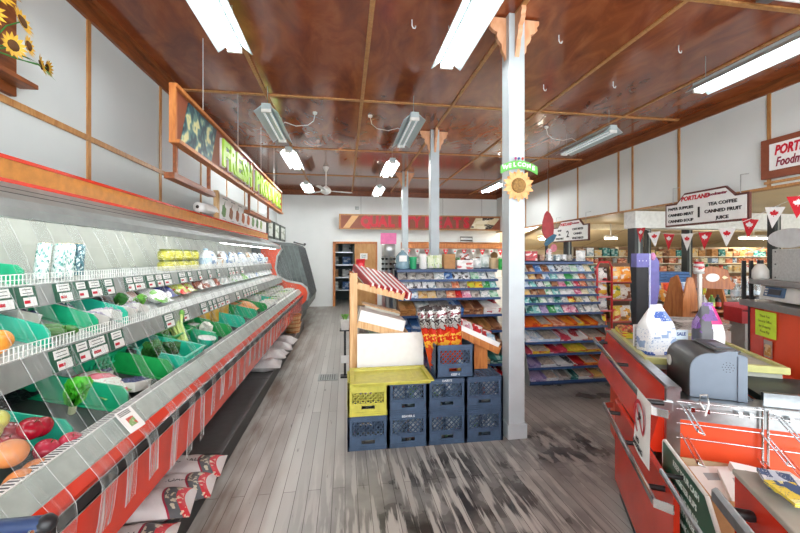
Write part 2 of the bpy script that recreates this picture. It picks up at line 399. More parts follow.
# annex: beam and dark posts
wall('trim_annex_beam', WHITE, (XR+.02, 10.5, 6.02, 6.3, 2.13, 2.44))
wall('trim_annex_fascia', mat('cream_fascia', 'D9CDB2', .5), (XR+.1, AX, 8.86, 8.92, 2.32, 2.47))
b = MB()
for x in (6.2, 7.6, 9.0, 10.4, 11.8): b.add([(x-.012, 8.95, 2.385), (x+.012, 8.95, 2.385), (x+.5, YB, 1.85), (x+.476, YB, 1.85)], [(0, 1, 2, 3)])
struct(b.obj('trim_annex_seams', WOODB))
POSTM = mat('dark_post_paint', '2E3436', .4)
for i, (x, y, w, zt) in enumerate(((5.32, 6.14, .17, 2.13), (6.62, 7.3, .1, 2.46), (7.05, 6.75, .13, 2.46), (7.3, 5.35, .12, 2.46), (5.35, 8.3, .13, 2.46))):
    b = MB(); b.box(x-w/2, x+w/2, y-w/2, y+w/2, 0, zt); b.box(x-w*.1, x+w*.1, y-w/2-.012, y-w/2, 0, zt, 1)
    struct(b.obj(f'column_annex_{i+1}', [POSTM, GREYM]))
# timber columns with scrolled brackets
COLM = mat('column_white_paint', 'BFC9CD', .4, var=.06, scale=5)
BR = [(0, 0), (.165, 0), (.165, -.035), (.145, -.06), (.15, -.085), (.12, -.115), (.085, -.13), (.09, -.165), (.075, -.2), (.045, -.235), (.04, -.29), (.015, -.33), (0, -.37)]
for i, (x, y) in enumerate(((1.5, 3.15), (1.5, 6.15), (1.5, 9.25))):
    r = struct(link(f'column_{i+1}', None, None, (x, y, 0)))
    MB().box(-.074, .074, -.074, .074, 0, HC).obj('shaft', COLM, r, bevel=.006)
    MB().box(-.09, .09, -.09, .09, 0, .13).obj('base', COLM, r, bevel=.004)
    for s in (1, -1):
        MB().prism([(s*(.074+px), HC-.016+pz) for px, pz in BR][::s], 'y', -.02, .02).obj('bracket', PEACH, r)
        b = MB().prism([(s*(.074+px*.8), HC-.016+pz) for px, pz in BR][::s], 'x', -.02, .02).obj('bracket', PEACH, r)
# back doorway
r = struct(link('door_1', None, None, (.33, YB-.02, 0)))
b = MB()
for q in ((-.72, -.64), (.66, .72)): b.box(q[0], q[1], -.03, .06, 0, 2.1)
b.box(-.72, .72, -.03, .06, 2.03, 2.1); b.obj('door_frame', WOODO, r, bevel=.004)
lf = MB().box(-.02, .66, .0, .04, .01, 2.03).obj('door_leaf', woodmat('tan_door', 'B98248', 'CB9A60', .45, (3, 3, 1)), r)
nt_ = MB().box(.16, .40, -.006, 0, 1.52, 1.72).obj('notice', PAPER, lf)
text('STAFF\nONLY', .06, INK, lf, (.28, -.009, 1.62), (PI/2, 0, 0), 'notice_lettering', .001, .001)
MB().lathe([(.025, 0), (.03, .02), (.018, .05), (.001, .055)], 10, M=Matrix.Translation((.05, 0, 1.0)) @ Matrix.Rotation(PI/2, 4, 'X')).obj('door_handle', CHROME, lf)

#=================================================================== LIGHTING
w = bpy.data.worlds.new('sky'); scn.world = w; w.use_nodes = True
bg = w.node_tree.nodes['Background']; bg.inputs[0].default_value = (.93, .97, 1, 1); bg.inputs[1].default_value = 4.7
TUBE = mat('lit_tube', 'FFFFFF', .4, emit=24); TUBEB = mat('lit_tube_bright', 'FFFFFF', .4, emit=95); TUBO = mat('unlit_tube_faint_glow', 'E9F0F2', .3, emit=.25)  # tubes that are off still get a faint emission to look white
REFL = mat('white_reflector', 'B4C2C4', .35, var=.03); REFLB = mat('bluish_reflector', 'C3D3DA', .35, var=.03)
def fixture(x, y, lit, label, ln=1.24, z=3.4, cord=0):
    r = thing('fluorescent_fixture', label, 'light', (x, y, z), 0, 'hanging fluorescent fixtures')
    rm = REFL
    MB().box(-.055, .055, -ln/2, ln/2, .02, .09).obj('housing', rm, r, bevel=.004)
    for s in (-1, 1):
        MB().prism([(s*.055, .045), (s*.14, -.02), (s*.145, -.015), (s*.055, .06)], 'y', -ln/2, ln/2).obj('reflector', rm, r)
        MB().tube([(s*.04, -ln/2+.03, 0), (s*.04, ln/2-.03, 0)], .013, 8).obj('tube', (TUBE, TUBEB)[y > 6] if lit else TUBO, r)
        MB().box(-.06, .06, s*(ln/2-.02)-.012, s*(ln/2-.02)+.012, -.02, .03).obj('end_cap', OFFW, r, bevel=.003)
        MB().tube([(0, s*ln*.42, .09), (0, s*ln*.42, HC-z-.01)], .004, 5).obj('hanger_rod', GREYM, r)
    if cord:
        P = [(0, .2, .09), (cord*.1, .22, .16), (cord*.25, .24, .12), (cord*.42, .26, .15), (cord*.5, .27, .22), (cord*.52, .27, HC-z-.03)]
        MB().tube(P, .006, 6).obj('power_cord', OFFW, r)
        MB().lathe([(.03, HC-z-.03), (.035, HC-z-.012), (.035, HC-z)], 10, c=(cord*.52, .27, 0)).obj('ceiling_socket', OFFW, r)
    return r
fixture(-.95, 2.8, 1, 'lit fluorescent fixture nearest the camera, above the left cooler aisle')
fixture(.95, 2.8, 1, 'lit fluorescent fixture nearest the camera left of the first white column')
fixture(-.96, 5.35, 0, 'unlit fluorescent fixture with cord, between two lit ones over the cooler aisle', cord=1)
fixture(-.96, 7.15, 1, 'bright fluorescent fixture over the cooler aisle, just behind the unlit one')
fixture(-.96, 10.0, 1, 'far small fluorescent fixture near the white ceiling fan')  # unlit fixture given glowing tubes to brighten the back wall
fixture(.9, 5.35, 0, 'unlit fluorescent fixture with cord, just left of the second white column', cord=-1)
fixture(.9, 7.6, 1, 'bright fluorescent fixture in front of the third white column')
fixture(.9, 10.2, 1, 'far small fluorescent fixture left of the third white column')  # also off in the shop; its glow is added to lift the rear
fixture(3.8, 2.9, 1, 'fluorescent fixture nearest the camera, along the right wall', cord=0)
fixture(3.8, 5.4, 0, 'fluorescent fixture above the aisle marker signs, second along the right wall', cord=-1)
fixture(3.8, 9.2, 1, 'far fluorescent fixture, third along the right wall')  # off as well, its tubes glow only as extra light for the back
for x, y, ln, t in ((6.75, 8.6, .3, 'left end'), (10.3, 8.0, .8, 'right end')):
    if not ln: continue
    r = thing('ceiling_lamp', f'low fluorescent strip light under annex ceiling, {t} of the row', 'light', (x, y, 2.06), 0, 'annex strip lights')
    MB().box(-ln/2, ln/2, -.06, .06, .03, .09).box(-.01, .01, -.01, .01, .09, .40).obj('housing', OFFW, r); MB().box(-ln/2+.02, ln/2-.02, -.05, .05, 0, .03).obj('diffuser', mat('lamp_diffuser', 'FFF6E4', .4, emit=130), r)
r = thing('ceiling_lamp', 'low fluorescent strip light behind the hanging number two aisle sign', 'light', (6.1, 9.9, 2.1), 0, 'annex strip lights')
MB().box(-.6, .6, -.06, .06, .03, .09).obj('housing', OFFW, r); MB().box(-.58, .58, -.05, .05, 0, .03).obj('diffuser', MATS['lamp_diffuser'], r)
# ceiling fan
r = thing('ceiling_fan', 'white ceiling fan hanging near the back wall', 'fan', (-.45, 9.0, HC))
MB().lathe([(.02, -.12), (.07, -.03), (.075, 0)], 12).obj('canopy_cup', WHITE, r)
MB().tube([(0, 0, -.08), (0, 0, -.5)], .018, 8).obj('rod', WHITE, r)
MB().lathe([(.03, -.66), (.11, -.62), (.13, -.56), (.09, -.5), (.03, -.46)], 14).obj('motor', WHITE, r)
for k in range(3):
    M = Matrix.Rotation(k*2*PI/3+.3, 4, 'Z')
    MB().prism([(.1, -.02), (.22, -.05), (.62, -.06), (.66, 0), (.62, .06), (.22, .05), (.1, .02)], 'z', -.575, -.567, M=M).obj('blade', WHITE, r)
# ceiling hooks, conduit
for i, (x, y, t) in enumerate(((2.05, 3.32, 'in the panel right of the first column'), (3.35, 3.3, 'near the end of the right fixture'), (3.25, 4.1, 'beside the middle right batten'), (2.45, 4.3, 'behind and right of the first column'), (.6, 3.3, 'beside the lit middle fixture'))):
    tag(MB().tube([(0, 0, 0), (0, 0, -.05), (.012, 0, -.075), (.03, 0, -.075), (.035, 0, -.055)], .005, 6).obj('ceiling_hook', WHITE, loc=(x, y, HC)), f'white ceiling hook {t}', 'hook', 'ceiling hooks')
r = thing('conduit_pipe', 'white conduit pipe clamped along the front right ceiling batten', 'pipe', (3.4, 2.55, HC-.03))
MB().tube([(-1.2, 0, 0), (1.8, 0, 0)], .012, 8).obj('pipe', WHITE, r); MB().box(-.06, .06, -.03, .03, -.03, .03).obj('clamp', STEEL, r, bevel=.004)

#=================================================================== PRODUCT MESHES (cached)
CACHE = {}; SLOT = {}; SLN = []
# places on the racks that nothing of can be seen behind nearer things: left empty
HID = set('''annex|0|1|0;annex|0|1|1;annex|0|1|2;annex|0|1|3;annex|0|1|4;annex|0|2|0;annex|0|2|1;annex|0|2|3;annex|0|2|4;annex|0|2|5;annex|0|3|0;annex|0|3|2;annex|0|3|3;annex|0|3|4;annex|1|1|0;annex|1|1|1;annex|1|1|2;annex|1|1|3;annex|1|1|4;annex|1|1|5;annex|1|1|6;annex|1|2|0;annex|1|2|1;annex|1|2|2;annex|1|2|3;annex|1|2|4;annex|1|2|5;annex|1|2|6;annex|1|3|0;annex|1|3|1;annex|1|3|2;annex|1|3|3;annex|1|3|4;annex|1|3|5;annex|1|4|2;annex|1|4|3;annex|1|4|4;annex|1|4|5;annex|1|4|6;annex|1|5|1;annex|1|5|2;annex|2|1|0;annex|2|1|1;annex|2|1|2;annex|2|1|3;annex|2|1|4;annex|2|1|7;annex|2|2|0;annex|2|2|1;annex|2|2|2;annex|2|2|3;annex|2|2|4;annex|2|2|5;annex|2|2|6;annex|2|3|1;annex|2|3|2;annex|2|3|3;annex|2|3|4;annex|2|3|5;annex|2|3|6;annex|2|4|3;annex|3|1|0;annex|3|1|1;annex|3|1|4;annex|3|1|5;annex|3|1|6;annex|3|1|7;annex|3|2|0;annex|3|2|1;annex|3|2|2;annex|3|2|7;annex|3|3|6;annex|4|1|0;annex|4|1|1;annex|4|1|2;annex|4|1|3;annex|4|1|4;annex|4|1|5;annex|4|1|6;annex|4|1|7;annex|4|2|0;annex|4|2|1;annex|4|2|2;annex|4|2|3;annex|4|2|4;annex|4|2|5;annex|4|2|6;annex|4|2|7;annex|4|3|0;annex|4|3|1;annex|4|3|2;annex|4|3|3;annex|4|3|4;annex|4|3|5;annex|4|3|6;annex|4|3|7;annex|4|4|3;annex|4|4|4;annex|4|4|5;annex|4|4|6;annex|4|5|3;annex|4|5|4;long navy rack|eighth|0;long navy rack|eighth|1;long navy rack|eighth|2;long navy rack|eighth|3;long navy rack|eighth|4;long navy rack|fifth|2;long navy rack|fifth|3;long navy rack|fifth|4;long navy rack|seventh|0;long navy rack|seventh|2;long navy rack|seventh|3;long navy rack|seventh|4;long navy rack|sixth|0;long navy rack|sixth|2;long navy rack|sixth|3;long navy rack|sixth|4;long navy rack|sixth|5;long navy rack|third|0;meat|0;meat|11;meat|12;meat|2;meat|4;meat|5;meat|6;meat|8'''.split(';'))
def cached(key, fn):
    if key not in CACHE: CACHE[key] = fn()
    return CACHE[key]
def put(me, name, label, cat, loc, rot=(0, 0, 0), group=None, scale=None):
    o = link(name, me, None, loc, rot)
    if scale: o.scale = scale
    if SLN: SLOT[o.name] = SLN.pop()
    return tag(o, label, cat, group)
def m_bag(w, h, t, m, sag=.5, seed=1):
    """pillow packet standing on its lower edge: crimped ends, puffed body; front is -Y"""
    def f():
        q = random.Random(seed); b = MB(); NU, NV = 8, 10
        ph = [q.uniform(0, 6) for _ in range(4)]
        for s in (-1, 1):
            def g(u, v, s=s):
                x = (u-.5)*w*(1-.10*math.sin(PI*v)*.6); 
                e = max(0, 1-(2*u-1)**4)*max(0, 1-abs(2*v-1-.12*sag)**3)
                wr = 1+.10*math.sin(9*u+ph[0])*math.sin(11*v+ph[1])
                return (x, s*t/2*e*wr, v*h)
            b.sheet(g, NU, NV) if s < 0 else b.sheet(lambda u, v: g(1-u, v), NU, NV)
        for z0, z1 in ((-.012, .002), (h-.002, h+.012)): b.box(-w/2*.98, w/2*.98, -.0015, .0015, z0, z1)
        return b.mesh('packet', [m])
    return cached(('bag', w, h, t, m.name, sag, seed), f)
def m_carton(w, d, h, m, top=None):
    def f():
        b = MB(); e = min(w, d, h)*.06
        b.box(-w/2, w/2, -d/2, d/2, 0, h)
        if top is not None:
            b.box(-w/2+e, w/2-e, -d/2+e, d/2-e, h, h+.002, 1); b.box(-w/2, w/2, -.001, .001, h, h+.003, 0)
        return b.mesh('carton', [m, top or m])
    return cached(('carton', w, d, h, m.name, top and top.name), f)
def m_tray(w, d, h, m, inner, lip=None):
    """display tray: open carton, low front with printed lip, rows of bars inside"""
    def f():
        b = MB(); t = .004
        b.box(-w/2, w/2, -d/2, d/2, 0, t); b.box(-w/2, -w/2+t, -d/2, d/2, 0, h); b.box(w/2-t, w/2, -d/2, d/2, 0, h)
        b.box(-w/2, w/2, d/2-t, d/2, 0, h*1.25); b.box(-w/2, w/2, -d/2, -d/2+t, 0, h*.8)
        n = 4
        for i in range(n):
            x0 = -w/2+t+(w-2*t)*i/n; x1 = -w/2+t+(w-2*t)*(i+1)/n-.003
            b.box(x0, x1, -d/2+t+.002, d/2-t-.002, t, h*.72, 1)
        return b.mesh('display_tray', [m, inner])
    return cached(('tray', w, d, h, m.name, inner.name), f)
def m_can(r, h, m, lid=None, n=14):
    def f():
        b = MB(); b.lathe([(r*.92, 0), (r, .006), (r, h-.008), (r*.93, h)], n, 0); b.lathe([(r*.86, h), (r*.86, h+.003)], n, 1); return b.mesh('can', [m, lid or STEEL])
    return cached(('can', r, h, m.name, lid and lid.name), f)
def m_bottle(r, h, body, cap, label=None, n=12, sh=.62):
    def f():
        b = MB()
        b.lathe([(r*.85, 0), (r, .01), (r*.98, h*.2), (r, h*sh), (r*.75, h*(sh+.12)), (r*.34, h*(sh+.25)), (r*.32, h*.95)], n, 0)
        b.lathe([(r*.4, h*.92), (r*.4, h)], n, 1)
        if label: b.lathe([(r*1.015, h*.2), (r*1.015, h*.5)], n, 2)
        return b.mesh('bottle', [body, cap, label or body])
    return cached(('bottle', r, h, body.name, cap.name, label and label.name, sh), f)
def m_jar(r, h, body, cap, label=None):
    def f():
        b = MB(); b.lathe([(r*.9, 0), (r, .008), (r, h*.75), (r*.82, h*.84)], 12, 0); b.lathe([(r*.86, h*.83), (r*.86, h)], 12, 1)
        if label: b.lathe([(r*1.02, h*.2), (r*1.02, h*.62)], 12, 2)
        return b.mesh('jar', [body, cap, label or body])
    return cached(('jar', r, h, body.name, cap.name, label and label.name), f)
def m_fruit(kind, r, m, sq=1.0, dimple=.12, stemm=None):
    def f():
        b = MB(); pr = []
        for i in range(13):
            a = -PI/2+PI*i/12; z = math.sin(a); rr = math.cos(a)*(1+.10*z*dimple/.12*.6)
            z2 = z-(.9*dimple*math.exp(-((1-z)*5)) if z > 0 else -.5*dimple*math.exp(-((1+z)*5)))
            pr.append((max(.0008, rr*r), r+z2*r*sq))
        b.lathe(pr, 18, 0)
        if stemm: b.tube([(0, 0, r+r*sq*(1-1.2*dimple)), (.003, .001, r+r*sq*(1+.18))], .0022, 5, 1)
        return b.mesh(kind, [m, stemm or m])
    return cached(('fruit', kind, r, m.name, sq, dimple), f)
def m_clam(w, d, h, fill, seed=1):
    """clear-lidded punnet: tray of lumpy contents with a film lid and rim"""
    def f():
        q = random.Random(seed); b = MB()
        b.prism([(-w/2*.9, 0), (w/2*.9, 0), (w/2, h*.75), (-w/2, h*.75)], 'y', -d/2, d/2, 0)
        n = 5
        for i in range(n):
            for j in range(4): b.ball(((i+.5)/n*w*.94-w*.47, (j+.5)/4*d*.94-d*.47, h*.72+q.uniform(-.1, .1)*h), min(w/n, d/4)*.56, 6, 1)
        b.box(-w/2*1.04, w/2*1.04, -d/2*1.04, d/2*1.04, h*.66, h*.7, 0)
        return b.mesh('punnet', [OFFW, fill])
    return cached(('clam', w, d, h, fill.name, seed), f)
def m_tub(r, h, m, lid):
    def f():
        b = MB(); b.lathe([(r*.85, 0), (r, h*.9)], 14, 0); b.lathe([(r*1.05, h*.88), (r*1.05, h), (r*.9, h)], 14, 1); return b.mesh('tub', [m, lid])
    return cached(('tub', r, h, m.name, lid.name), f)

#=================================================================== LEFT COOLER
Y0, Y1 = .75, 8.6
fr = thing('refrigerated_case', 'long open produce cooler with orange bumper and clear hanging strip curtain along left wall', 'cooler', (-1.55, 4.6, 0))
def FP(name, b, mats, bevel=0, parent=fr): return b.obj(name, mats, parent, bevel=bevel, world=True)
DKGREY = mat('cooler_back_grey', 'B4B8AE', .5, var=.1, scale=5)
FP('back_panel', MB().box(-2.1, -2.05, Y0, Y1, .3, 2.05).box(-2.052, -2.04, Y0, Y1, 1.68, 1.70), DKGREY)
FP('canopy', MB().prism([(-2.1, 2.11), (-1.72, 2.11), (-1.72, 1.99), (-1.66, 1.96), (-1.47, 1.86), (-1.44, 1.82), (-1.44, 1.775), (-1.5, 1.775), (-1.62, 1.83), (-2.05, 1.86), (-2.1, 1.86)], 'y', Y0, Y1), CANOPY)
b = MB()
for z, x in ((1.935, -1.615), (1.90, -1.548)): b.tube([(x, Y0, z), (x, Y1, z)], .004, 5)
FP('canopy_seam', b, DGREY)
b = MB().box(-1.725, -1.705, Y0, Y1, 1.985, 2.115, 0); b.box(-1.705, -1.70, Y0, Y1, 2.10, 2.12, 1); b.box(-1.705, -1.70, Y0, Y1, 1.98, 2.0, 1)
FP('canopy_trim', b, [ORTRIM, RED])
lampb = FP('lamp_and_fill_tube', MB().tube([(-1.53, 4.9, 1.785), (-1.53, 8.5, 1.785)], .016, 8), mat('cooler_lamp', 'FFFFFF', .4, emit=14))
FP('lamp_and_fill_tube', MB().tube([(-1.60, .9, 1.808), (-1.60, 4.85, 1.808)], .008, 8), mat('hidden_fill_glow', 'FFFFFF', .4, emit=34))  # added unseen tube behind the lip, only to brighten the near interior
lampb['label'] = 'lit fluorescent tube under the cooler canopy'
# shelves
def shelfz(k, x): return (1.455 + (-1.66-x)*.12) if k == 1 else (1.155 + (-1.44-x)*.32)
def deckz(x): return .785 + (-1.10-x)*.23
for k, xf in ((1, -1.64), (2, -1.42)):
    zf = shelfz(k, xf); zb = shelfz(k, -2.04)
    sh = FP('shelf', MB().prism([(xf, zf-.012), (xf, zf), (-2.04, zb), (-2.04, zb-.02)], 'y', Y0, Y1), LGREY)
    FP('price_rail', MB().prism([(xf, zf), (xf+.012, zf), (xf+.036, zf-.115), (xf, zf-.105)], 'y', Y0, Y1), GREYM, parent=sh)
    b = MB()
    for z in (0.004, .03, .058): b.tube([(xf-.003, Y0, zf+z), (xf-.003, Y1, zf+z)], .002, 4)
    y = 1.5
    while y < 7.0: b.box(xf-.005, xf-.001, y-.0014, y+.0014, zf, zf+.058); y += .024
    FP('wire_fence', b, PAPER, parent=sh)
    # price cards in the rail
    q = random.Random(k); y = 1.62
    while y < 6.3:
        wd = q.choice((.075, .095, .13))
        if q.random() < .78:
            b = MB(); M = Matrix.Translation((xf+.0245, y, zf-.056)) @ Matrix.Rotation(-.21, 4, 'Y') @ Matrix.Diagonal((1, 1, 1.32, 1))
            b.box(-.002, .003, -wd/2-.024, wd/2+.024, -.042, .04, 0, M); b.box(.003, .005, -wd/2, wd/2, .004, .036, 1, M); b.box(.003, .005, -wd/2+.01, wd/2+.01, -.04, -.004, 1, M)
            for z, mi in ((.027, 2), (.013, 2), (-.022, 3)):
                b.box(.005, .0056, -wd*.36, wd*(.1 if mi == 3 else .36), z-(.006 if mi == 3 else .0016), z+(.006 if mi == 3 else .0016), mi, M)
            FP('price_card', b, [DKGRN, PAPER, mat('grey_ink', '6C7472', .7), SIGNRED], parent=sh)
        y += wd+.05
FP('shelf_bracket', MB().prism([(-2.04, 1.40), (-1.68, 1.40), (-2.04, 1.30)], 'y', 4.55, 4.57), GREYM)
# deck
dk = FP('deck', MB().prism([(-1.06, .66), (-1.06, deckz(-1.06)), (-2.05, deckz(-2.05)), (-2.05, .62)], 'y', Y0, Y1), mat('dark_deck', '3B4442', .6))
b = MB().box(-1.075, -1.045, Y0, Y1, .60, .862, 0)
b.prism([(-1.045, .868), (-1.03, .872), (-.972, .80), (-.972, .785), (-1.045, .785)], 'y', Y0, Y1, 1)
FP('front_rail', b, [LGREY, mat('pale_green_grey_rail', 'A9B5AE', .3, var=.1)], bevel=0)
b = MB().box(-1.085, -1.04, Y0, Y1, .862, .872, 0); y = 1.2
while y < 6: b.box(-1.08, -1.046, y, y+.007, .872, .8735, 1); y += .0185
FP('air_grille', b, [PAPER, DGREY])
FP('orange_band', MB().prism([(-.985, .79), (-.97, .79), (-.952, .742), (-.985, .742)], 'y', Y0, Y1), RED)
b = MB().prism([(-.985, .742), (-.945, .742), (-.934, .735), (-.934, .695), (-.945, .688), (-.985, .688)], 'y', Y0, Y1, 0); b.box(-.951, -.9335, Y0, Y1, .742, .747, 1); b.box(-.951, -.9335, Y0, Y1, .683, .688, 1)
FP('bumper', b, [BLACK, CHROME])
FP('front_panel', MB().box(-1.02, -.965, Y0, Y1, .42, .69), RED)
FP('kick_panel', MB().box(-1.35, -1.3, Y0, Y1, 0, .42).box(-2.1, -1.3, Y0, Y1, 0, .3).box(-1.35, -1.0, Y0, Y1, .40, .43), DRED)
ep = [(-1.85, .05), (-1.85, 1.95), (-1.75, 2.0), (-1.46, 1.86), (-1.42, 1.78), (-1.52, 1.62), (-1.56, 1.35), (-1.5, 1.16), (-1.3, 1.05), (-1.0, .99), (-.88, .9), (-.84, .78), (-.87, .62), (-.98, .5), (-1.25, .4), (-1.25, .05)]
FP('end_panel', MB().prism(ep, 'y', Y1, Y1+.05), mat('orange_red_end_panel', 'E2532D', .35, var=.06))
FP('end_panel_edge', MB().tube([(x+.01, Y1+.025, z) for x, z in ep[3:13]], .03, 8), LGREY)
# curtain strips
STRIPE = clearmat('strip_edge', 'F4F8F8', .6)
def strip(y, wd, low, seed):
    q = random.Random(seed); dx = q.uniform(-.012, .03); tw = q.uniform(-.03, .03)
    pr = [(-1.435, 1.775), (-1.40, 1.70), (-1.30, 1.46), (-1.19, 1.22), (-1.09, 1.0), (-1.03, .89), (-.985, .825), (-.945, .775), (-.925, .74), (-.92, .70), (-.925, .6), (-.93, low)]
    b = MB(); n = len(pr)-1
    def g(u, v):
        i = v*n; k = min(int(i), n-1); t = i-k
        x = pr[k][0]*(1-t)+pr[k+1][0]*t; z = pr[k][1]*(1-t)+pr[k+1][1]*t
        return (x+dx*math.sin(PI*v)*.6+.006+.004*math.cos(PI*u), y+(u-.5)*wd+tw*math.sin(PI*v), z)
    b.sheet(g, 3, n); 
    def edge(t):
        for s in (0, 1): b.tube([tuple(Vector(g(s, j/n))+Vector((.001, 0, 0))) for j in range(n+1)], t, 4, 1)
    edge(.0008); return FP('curtain_strip', b, [STRIP, STRIPE])
y = 1.18; k = 0; q = random.Random(3)
while y < 8.4:
    strip(y, q.uniform(.085, .115), q.choice((.42, .46, .50, .54)), k); k += 1
    y += q.uniform(.18, .215)
# low display ledge and bags
b = MB().box(-1.3, -.91, 1.2, 8.5, 0, .135, 0); b.box(-1.3, -.905, 1.2, 8.5, .135, .15, 1)
for y in (2.9, 4.6, 6.3): b.box(-1.3, -.903, y-.004, y+.004, .1495, .1515, 2)
tag(b.obj('display_ledge', [BLACK, RUB, DGREY], loc=(-1.1, 4.8, 0), world=True), 'low black ledge running along the floor below the orange cooler', 'ledge')

# charcoal bags lying across the ledge
SACKM = sackmat()
def charcoal(name, label, loc, rz, tilt, seed, w=.27, l=.5, t=.11, group='charcoal bags on the ledge', printed=True):
    r = tag(link(name, None, None, loc, (0, tilt, rz)), label, 'bag', group)
    q = random.Random(seed); ph = [q.uniform(0, 6) for _ in range(4)]
    def g(u, v, s):
        e = max(0, 1-abs(2*u-1)**3.2)*max(0, 1-abs(2*v-1)**4.5)
        wr = 1+.12*math.sin(10*u+ph[0])*math.sin(8*v+ph[1])+.06*math.sin(23*u+ph[2]+9*v)
        return ((u-.5)*l, (v-.5)*w*(1-.05*math.sin(PI*u)), t/2+s*(t/2*e*wr))
    b = MB()
    b.sheet(lambda u, v: g(u, v, 1), 44, 22); b.sheet(lambda u, v: g(1-u, v, -1), 14, 8)
    for f in range(len(b.f)):
        c = sum((Vector(b.v[i]) for i in b.f[f]), Vector())/4
        if False:
            x = c.x-.10+.11*math.cos((c.y-.02)*8)-.02
            b.mi[f] = 0 if x < .055 else 3 if x < .066 else 1 if x < .125 else 2 if x < .165 else 0
            if .085 < x < .128 and abs(c.y-.06) < .03: b.mi[f] = 4
    b.obj('sack', [SACKM if printed else mat('grey_white_sack', 'D0CFCF', .45, var=.1, bump=.4)], r)
    if printed:
        text('CHARCOAL', .052, mat('print_grey', '5A5A5C', .6), r, (-.045, .0, t*1.0), (0, 0, 0), 'sack_lettering', .001, 0, .95)
        MB().prism([(x*.022-.2, y*.022+.0) for x, y in LEAF], 'z', t*.96, t*.965).obj('leaf_mark', mat('dark_maroon', '5A2027', .6), r)
    MB().sheet(lambda u, v: (-l/2-.045*v, (u-.5)*w*(.9-.35*v), t/2+.012*math.sin(u*22)*v), 8, 2).obj('sack_neck', mat('grey_white_sack', 'D0CFCF', .45, var=.1, bump=.4), r)
    return r
charcoal('charcoal_bag', 'grey and red charcoal bag lying on black ledge, farthest of the front four', (-1.06, 2.62, .15), .12, 0.05, 1)
charcoal('charcoal_bag', 'grey and red charcoal bag second farthest of the front four, partly under its neighbour', (-1.05, 2.40, .15), .15, .05, 2)
charcoal('charcoal_bag', 'grey and red charcoal bag leaning over the second farthest one, third along the ledge', (-1.09, 2.18, .20), .2, .12, 3)
charcoal('charcoal_bag', 'grey and red charcoal bag nearest the camera at the bottom of the picture', (-1.08, 1.92, .17), .18, .08, 4)
for i, (x, y, z, rz, lb) in enumerate(((-1.07, 4.95, .15, .1, 'front white sack of the plain group halfway along the ledge'), (-1.06, 5.15, .21, .3, 'white sack lying on top of the plain group halfway along the ledge'), (-1.08, 5.45, .15, -.2, 'middle white sack of the plain group on the ledge'), (-1.06, 5.85, .15, .2, 'grey plastic sack behind the white sacks on the ledge'), (-1.05, 6.3, .15, -.1, 'crumpled clear sack just in front of the bushel baskets'))):
    charcoal('grain_sack', lb, (x, y, z), rz, .06, 20+i, .36, .50, .15, 'plain sacks on the ledge', False)
# bushel baskets
def bushel(loc, label):
    r = thing('bushel_basket', label, 'basket', loc, .2, 'bushel baskets')
    b = MB(); wm = WOODO
    for k in range(18):
        a = 2*PI*k/18; M = Matrix.Rotation(a, 4, 'Z')
        b.add([(.125, -.02, 0), (.125, .02, 0), (.165, .026, .2), (.165, -.026, .2), (.119, -.02, 0), (.119, .02, 0), (.159, .026, .2), (.159, -.026, .2)], [(0,1,2,3), (7,6,5,4), (0,4,5,1), (2,6,7,3), (1,5,6,2), (0,3,7,4)], 0, False, M)
    b.lathe([(.12, .0), (.12, .008)], 18); b.obj('slats', WOODL, r)
    for z, rr in ((.03, .135), (.11, .150), (.19, .168)):
        MB().lathe([(rr-.003, z-.012), (rr+.003, z-.012), (rr+.003, z+.012), (rr-.003, z+.012), (rr-.003, z-.012)], 20).obj('hoop', WOODO, r)
    for s in (-1, 1): MB().tube([(s*.165, -.05, .18), (s*.185, -.04, .23), (s*.19, 0, .245), (s*.185, .04, .23), (s*.165, .05, .18)], .004, 6).obj('handle', STEEL, r)
bushel((-1.0, 7.35, .15), 'lower wooden bushel basket of the stack on the ledge'); bushel((-1.0, 7.36, .29), 'upper wooden bushel basket nested in another below the orange end panel')

# cooler dividers
tealm = mat('aqua_divider', '22B595', .3, var=.06)
def divider(y, k, label, h=.11, xa=None, m=None):
    xf = xa or (-1.44 if k == 2 else -1.66 if k == 1 else -1.12)
    z = (lambda x: deckz(x)) if k == 3 else (lambda x: shelfz(k, x))
    pts = [(xf, z(xf)+.003), (xf, z(xf)+h*.75), (xf-.03, z(xf-.03)+h), (-2.03, z(-2.03)+h), (-2.03, z(-2.03)+.003)]
    b = MB().prism(pts, 'y', -.005, .005); b.prism([(xf, z(xf)+.003), (-2.03, z(-2.03)+.003), (-2.03, z(-2.03)+.009), (xf, z(xf)+.009)], 'y', -.03, .03)
    o = b.obj('shelf_divider', m or tealm); o.location = (0, y, 0)
    return tag(o, label, 'divider', 'green cooler dividers')
DIVS2 = (2.06, 2.42, 2.72)
for i, y in enumerate(DIVS2): divider(y, 2, f'green divider board on the middle shelf, {nth(i)} from the near end', .1, m=tealm if i % 2 == 0 else TEAL)
divider(2.2, 1, 'short green divider beside the tall cans on the top shelf', .1, m=TEAL)
DIVS3 = (1.72, 2.12, 2.62, 3.1, 3.5, 3.9, 4.4, 5.0, 5.6, 6.3)
for i, y in enumerate(DIVS3): divider(y, 3, f'green divider board on the bottom deck, {nth(i)} from the near end', .13, m=(tealm, TEAL, GREEN)[i % 3])

